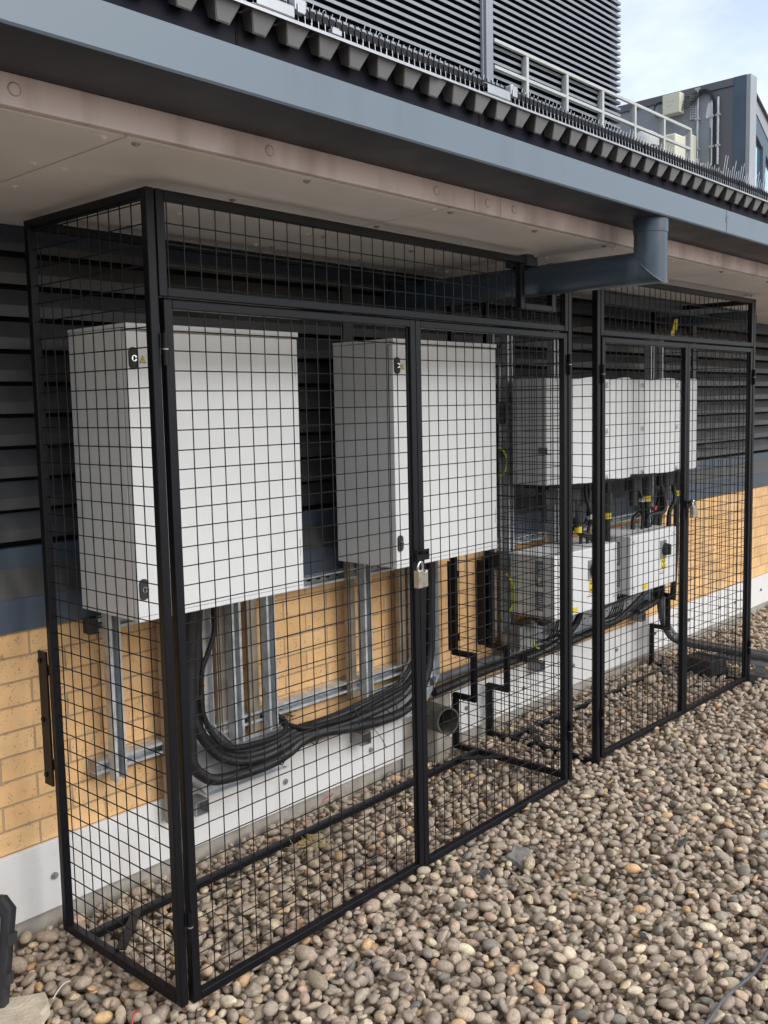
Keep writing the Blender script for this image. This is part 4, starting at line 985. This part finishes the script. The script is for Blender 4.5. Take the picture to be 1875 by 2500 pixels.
# dark steel members under the soffit in the farther cage
for k, (a, b, lab) in enumerate((((2.95, .47, 2.085), (4.9, .47, 2.085), 'dark blue steel rail under the soffit of the farther cage'), ((4.2, .2, 2.05), (4.2, .77, 2.05), 'short dark steel stub under the soffit beyond the farther cage'))):
    tag(MB().bar(a, b, .05, .055).build('steel_rail', 'flash', bevel=.003), lab, 'beam')
tag(MB().bar((3.69, .47, 2.055), (3.69, .47, 1.96), .006, .006).build('hanging_cord', 'cable'), 'thin dark cord holding the yellow tape flags', 'cord')

# pipes along the wall foot behind the stepped panels
tag(MB().tube([(1.80, .66, .338), (2.2, .665, .342), (2.6, .668, .335), (3.0, .668, .322), (3.5, .67, .335), (3.85, .668, .352)], .019, 14, 4).build('wall_pipe', 'conduit', smooth=True), 'upper grey pipe running along the wall foot behind the stepped panels', 'pipe', 'pipes along the wall foot')
tag(MB().tube([(1.80, .64, .292), (2.2, .645, .305), (2.6, .645, .30), (3.0, .645, .298), (3.4, .645, .318), (3.7, .645, .345), (3.86, .64, .38), (3.90, .62, .42)], .0205, 14, 4).build('wall_pipe', 'cable', smooth=True), 'lower black pipe running along the wall foot behind the stepped panels', 'pipe', 'pipes along the wall foot')
m = MB().box(2.35, 3.95, .672, .674, .345, .475).box(2.35, 3.95, .63, .672, .343, .3449).box(2.35, 3.95, .63, .672, .4751, .477)
o = tag(m.build('cable_tray', 'galv'), 'straight galvanised cable tray below the isolator boxes', 'cable tray')
s = MB()
for x in np.arange(2.4, 3.9, .06): s.box(x, x+.02, .6705, .6715, .38, .386).box(x+.02, x+.04, .6705, .6715, .43, .436)
s.build('slots', 'dark', o)
tag(MB().box(2.34, 2.46, .55, .63, .385, .50).build('wall_box', 'galv_dull', bevel=.003), 'small grey metal box under the left isolator box', 'box')
lg = 'black cables looping under the isolator boxes'
for k, (pts, r, lab) in enumerate((
    ([(2.78, .50, .56), (2.80, .50, .50), (2.78, .52, .43), (2.70, .55, .37), (2.60, .58, .33), (2.45, .60, .315)], .018, 'thick black cable curving down from the left isolator box to the pipes'),
    ([(2.98, .50, .56), (3.0, .50, .49), (3.10, .51, .49), (3.30, .52, .495), (3.50, .52, .505), (3.72, .53, .53)], .016, 'black cable running level under the right isolator box'),
    ([(2.40, .50, .555), (2.42, .48, .52), (2.52, .48, .53), (2.66, .50, .52), (2.80, .52, .50)], .020, 'thick black cable level under the left isolator box'),
    ([(3.05, .55, .41), (3.15, .56, .36), (3.3, .57, .36), (3.45, .57, .40), (3.60, .57, .45), (3.72, .56, .52)], .013, 'black cable sagging below the right isolator box'),
    ([(3.74, .55, .60), (3.78, .55, .50), (3.80, .56, .42), (3.78, .58, .38), (3.6, .60, .345)], .018, 'black cable dropping at the right end of the isolator boxes'),
    ([(3.66, .55, .58), (3.70, .54, .50), (3.74, .55, .44)], .018, 'short black cable bend at the right isolator box'))):
    tag(MB().tube(pts, r, 12, 6).build('cable', 'cable', smooth=True), lab, 'cable', lg)
for base, lab in ((2.56, 'thin dark wire hanging from the yellow glands of the left isolator box'), (3.14, 'thin dark wire hanging from the yellow glands of the right isolator box')):
    for k in range(6):
        x = base+k*.022
        tag(MB().tube([(x, .51, .535), (x+.004, .505, .48), (x-.012+.005*k, .52, .42), (x-.03+.008*k, .56, .385)], .0035, 6, 5).build('thin_wire', 'cable', smooth=True), ['leftmost', 'second', 'third', 'fourth', 'fifth', 'rightmost'][k]+' '+lab, 'wire', 'thin wires hanging under the isolator boxes')
for base in (2.56, 3.14):
    m = MB()
    for k in range(6): m.cyl((base+k*.022, .51, .528), (base+k*.022, .51, .548), .0075, 8)
    tag(m.build('gland_row', 'yellow2', smooth=True), 'row of orange-yellow glands under the %s isolator box' % ('left' if base < 3 else 'right'), 'glands', 'yellow gland rows')

# conduits leaving along the ground on the right
for k, (dx, lab) in enumerate(((0, 'left black conduit sweeping down to the ground and out to the right'), (.055, 'right black conduit sweeping down to the ground and out to the right'))):
    pts = [(3.87+dx*.5, .60, .50), (3.875+dx*.4, .60, .40), (3.89+dx*.4, .60, .30), (3.905+dx*.6, .58, .20), (3.93+dx*.8, .54, .135), (3.945+dx, .46, .112), (3.945+dx, .3, .108), (3.94+dx, .0, .106), (3.93+dx, -.6, .104), (3.93+dx, -1.6, .104)]
    tag(MB().tube(pts, .021, 14, 6).build('ground_conduit', 'conduit', smooth=True), lab, 'conduit', 'conduits leaving across the gravel')
tag(MB().box(3.90, 4.02, -1.6, .30, .062, .066).box(3.90, 3.903, -1.6, .30, .066, .084).box(4.017, 4.02, -1.6, .30, .066, .084).build('ground_channel', 'galv_dull'), 'flat galvanised channel carrying the conduits over the gravel', 'channel')
ft = thing('support_foot', 'grey square support foot on the gravel right of the farther cage', 'support', (3.93, .01, -.01))
MB().box(-.07, .07, -.075, .06, -.03, .028).build('foot_block', 'conduit', ft, bevel=.004)
MB().box(-.02, .02, -.02, .02, .028, .073).build('foot_post', 'galv_dull', ft)
for x, y, lab in ((3.86, .31, 'black rubber support block under the conduits inside the farther cage'),):
    b = MB().prism([(-.11, -.035), (.11, -.035), (.095, .075), (-.095, .075)], 'y', -.075, .075)
    o = b.build('rubber_block', 'case', bevel=.005); o.location = (x, y, .0); o.rotation_euler = (0, 0, 1.35); tag(o, lab, 'block')

# ------------------------------------------------------------------ small things on the gravel
def slab(name, label, cat, loc, pts, h, m, rot=(0, 0, 0), group=None):
    o = MB().prism(pts, 'z', 0, h, (.002, .002)).build(name, m, bevel=h*.2); o.location = loc; o.rotation_euler = rot; return tag(o, label, cat, group)
slab('stone_slab', 'broken pale cement slab on the pebbles beside the black lid', 'stone', (-.285, .24, -.012), [(-.12, .12), (-.02, .135), (.03, .10), (.072, .075), (.062, .04), (.05, .01), (.02, -.01), (.005, -.05), (-.03, -.12), (-.14, -.12)], .035, 'stone')
lid = thing('storage_case', 'black moulded plastic case leaning in at the lower left border', 'case', (-.36, .40, -.01), 0)
def lid_pts(w, h, c): return [(-w/2+c, 0), (w/2-c, 0), (w/2, c), (w/2, h-c), (w/2-c, h), (-w/2+c, h), (-w/2, h-c), (-w/2, c)]
sh = MB().prism(lid_pts(.40, .32, .03), 'y', 0, .03); o = sh.build('case_shell', 'case', lid, bevel=.008)
MB().prism([(a, b+.022) for a, b in lid_pts(.35, .276, .03)], 'y', -.006, -.001).build('case_recess', 'sill', lid, bevel=.003)
for z in (.10, .20): MB().box(.198, .207, -.004, .026, z, z+.03).build('latch', 'gasket', lid)
lid.rotation_euler = (rad(-14), rad(0), rad(-58)); lid.location = (-.436, .490, -.02)
def redthread(pts, lab): tag(MB().tube(pts, .0022, 6, 5).build('plastic_tie', 'red'), lab, 'tie', 'red plastic scraps')
redthread([(-.081, .069, gz(-.081, .069)+.004), (-.105, .06, gz(-.105, .06)+.006), (-.125, .045, gz(-.12, .045)+.004), (-.15, .04, gz(-.15, .04)+.002)], 'red plastic tie on the pebbles below the cage corner')
redthread([(1.10, .63, .022), (1.13, .64, .03), (1.16, .645, .024), (1.18, .65, .028)], 'red plastic scrap on the pebbles by the wall under the tray')
slab('slate_chip', 'thin dark slate chip on the gravel in front of the door divider', 'stone', (1.10, -.165, gz(1.10, -.165)), [(-.035, -.010), (.02, -.016), (.035, .004), (.0, .014), (-.028, .010)], .005, 'slate', (.25, .15, .3), 'dark chips on the gravel')
slab('slate_chip', 'large pale grey rubble piece on the gravel right of the slate chip', 'stone', (1.29, -.175, gz(1.29, -.175)-.016), [(-.058, -.022), (-.02, -.05), (.012, -.036), (.05, -.02), (.035, .012), (.048, .038), (-.005, .034), (-.03, .05), (-.04, .01)], .024, 'rubble', (.25, -.2, .4), 'dark chips on the gravel')
slab('wood_splinter', 'flat splinter of weathered wood lying on the pebbles', 'wood', (1.14, -.285, gz(1.14, -.285)), [(-.075, -.006), (.07, -.004), (.078, .006), (-.07, .007)], .005, 'wood', (0, .08, .95))
slab('slate_chip', 'small dark green-grey chip in the middle of the open gravel', 'stone', (1.096, -.751, gz(1.096, -.751)), [(-.022, -.010), (.012, -.014), (.02, .006), (-.006, .012)], .007, 'slate', (.3, 0, .9), 'dark chips on the gravel')
slab('slate_chip', 'thin dark sliver on the gravel below the farther cage', 'stone', (1.745, -.564, gz(1.745, -.564)), [(-.05, -.006), (.045, -.01), (.05, .004), (-.03, .01)], .005, 'slate', (0, .1, .2), 'dark chips on the gravel')
st = MB()
for i in range(42):
    x, y = .87+R.gauss(0, .035), .44+R.gauss(0, .03); a = R.uniform(0, math.pi); l = R.uniform(.02, .05); z = .0+R.uniform(-.008, .02)
    st.cyl((x-l*math.cos(a), y-l*math.sin(a), z), (x+l*math.cos(a), y+l*math.sin(a), z+R.uniform(-.008, .012)), .0011, 4)
o = tag(st.build('straw_tuft', 'straw'), 'tuft of dry straw caught on the rear rail inside the nearer cage', 'straw')
pts = []
for k in range(9):
    x = 1.30-.075*k; y = -1.06+.003*math.sin(k*2); pts.append((x, y, gz(x, y)+.004))
xs = [(1.9, -1.068), (1.7, -1.066), (1.5, -1.064)]
pts = [(a, b, gz(a, b)+.004) for a, b in xs]+pts
tag(MB().tube(pts, .0048, 8, 4).build('ground_cable', 'conduit', smooth=True), 'thin grey cable lying across the pebbles at the lower right', 'cable')
# a strand of pale string near the slab
tag(MB().tube([(-.20, .30, .0), (-.175, .315, .008), (-.15, .33, .008), (-.13, .335, .003)], .0016, 6, 5).build('string_end', 'labelwhite'), 'curl of pale string beside the broken slab', 'string')
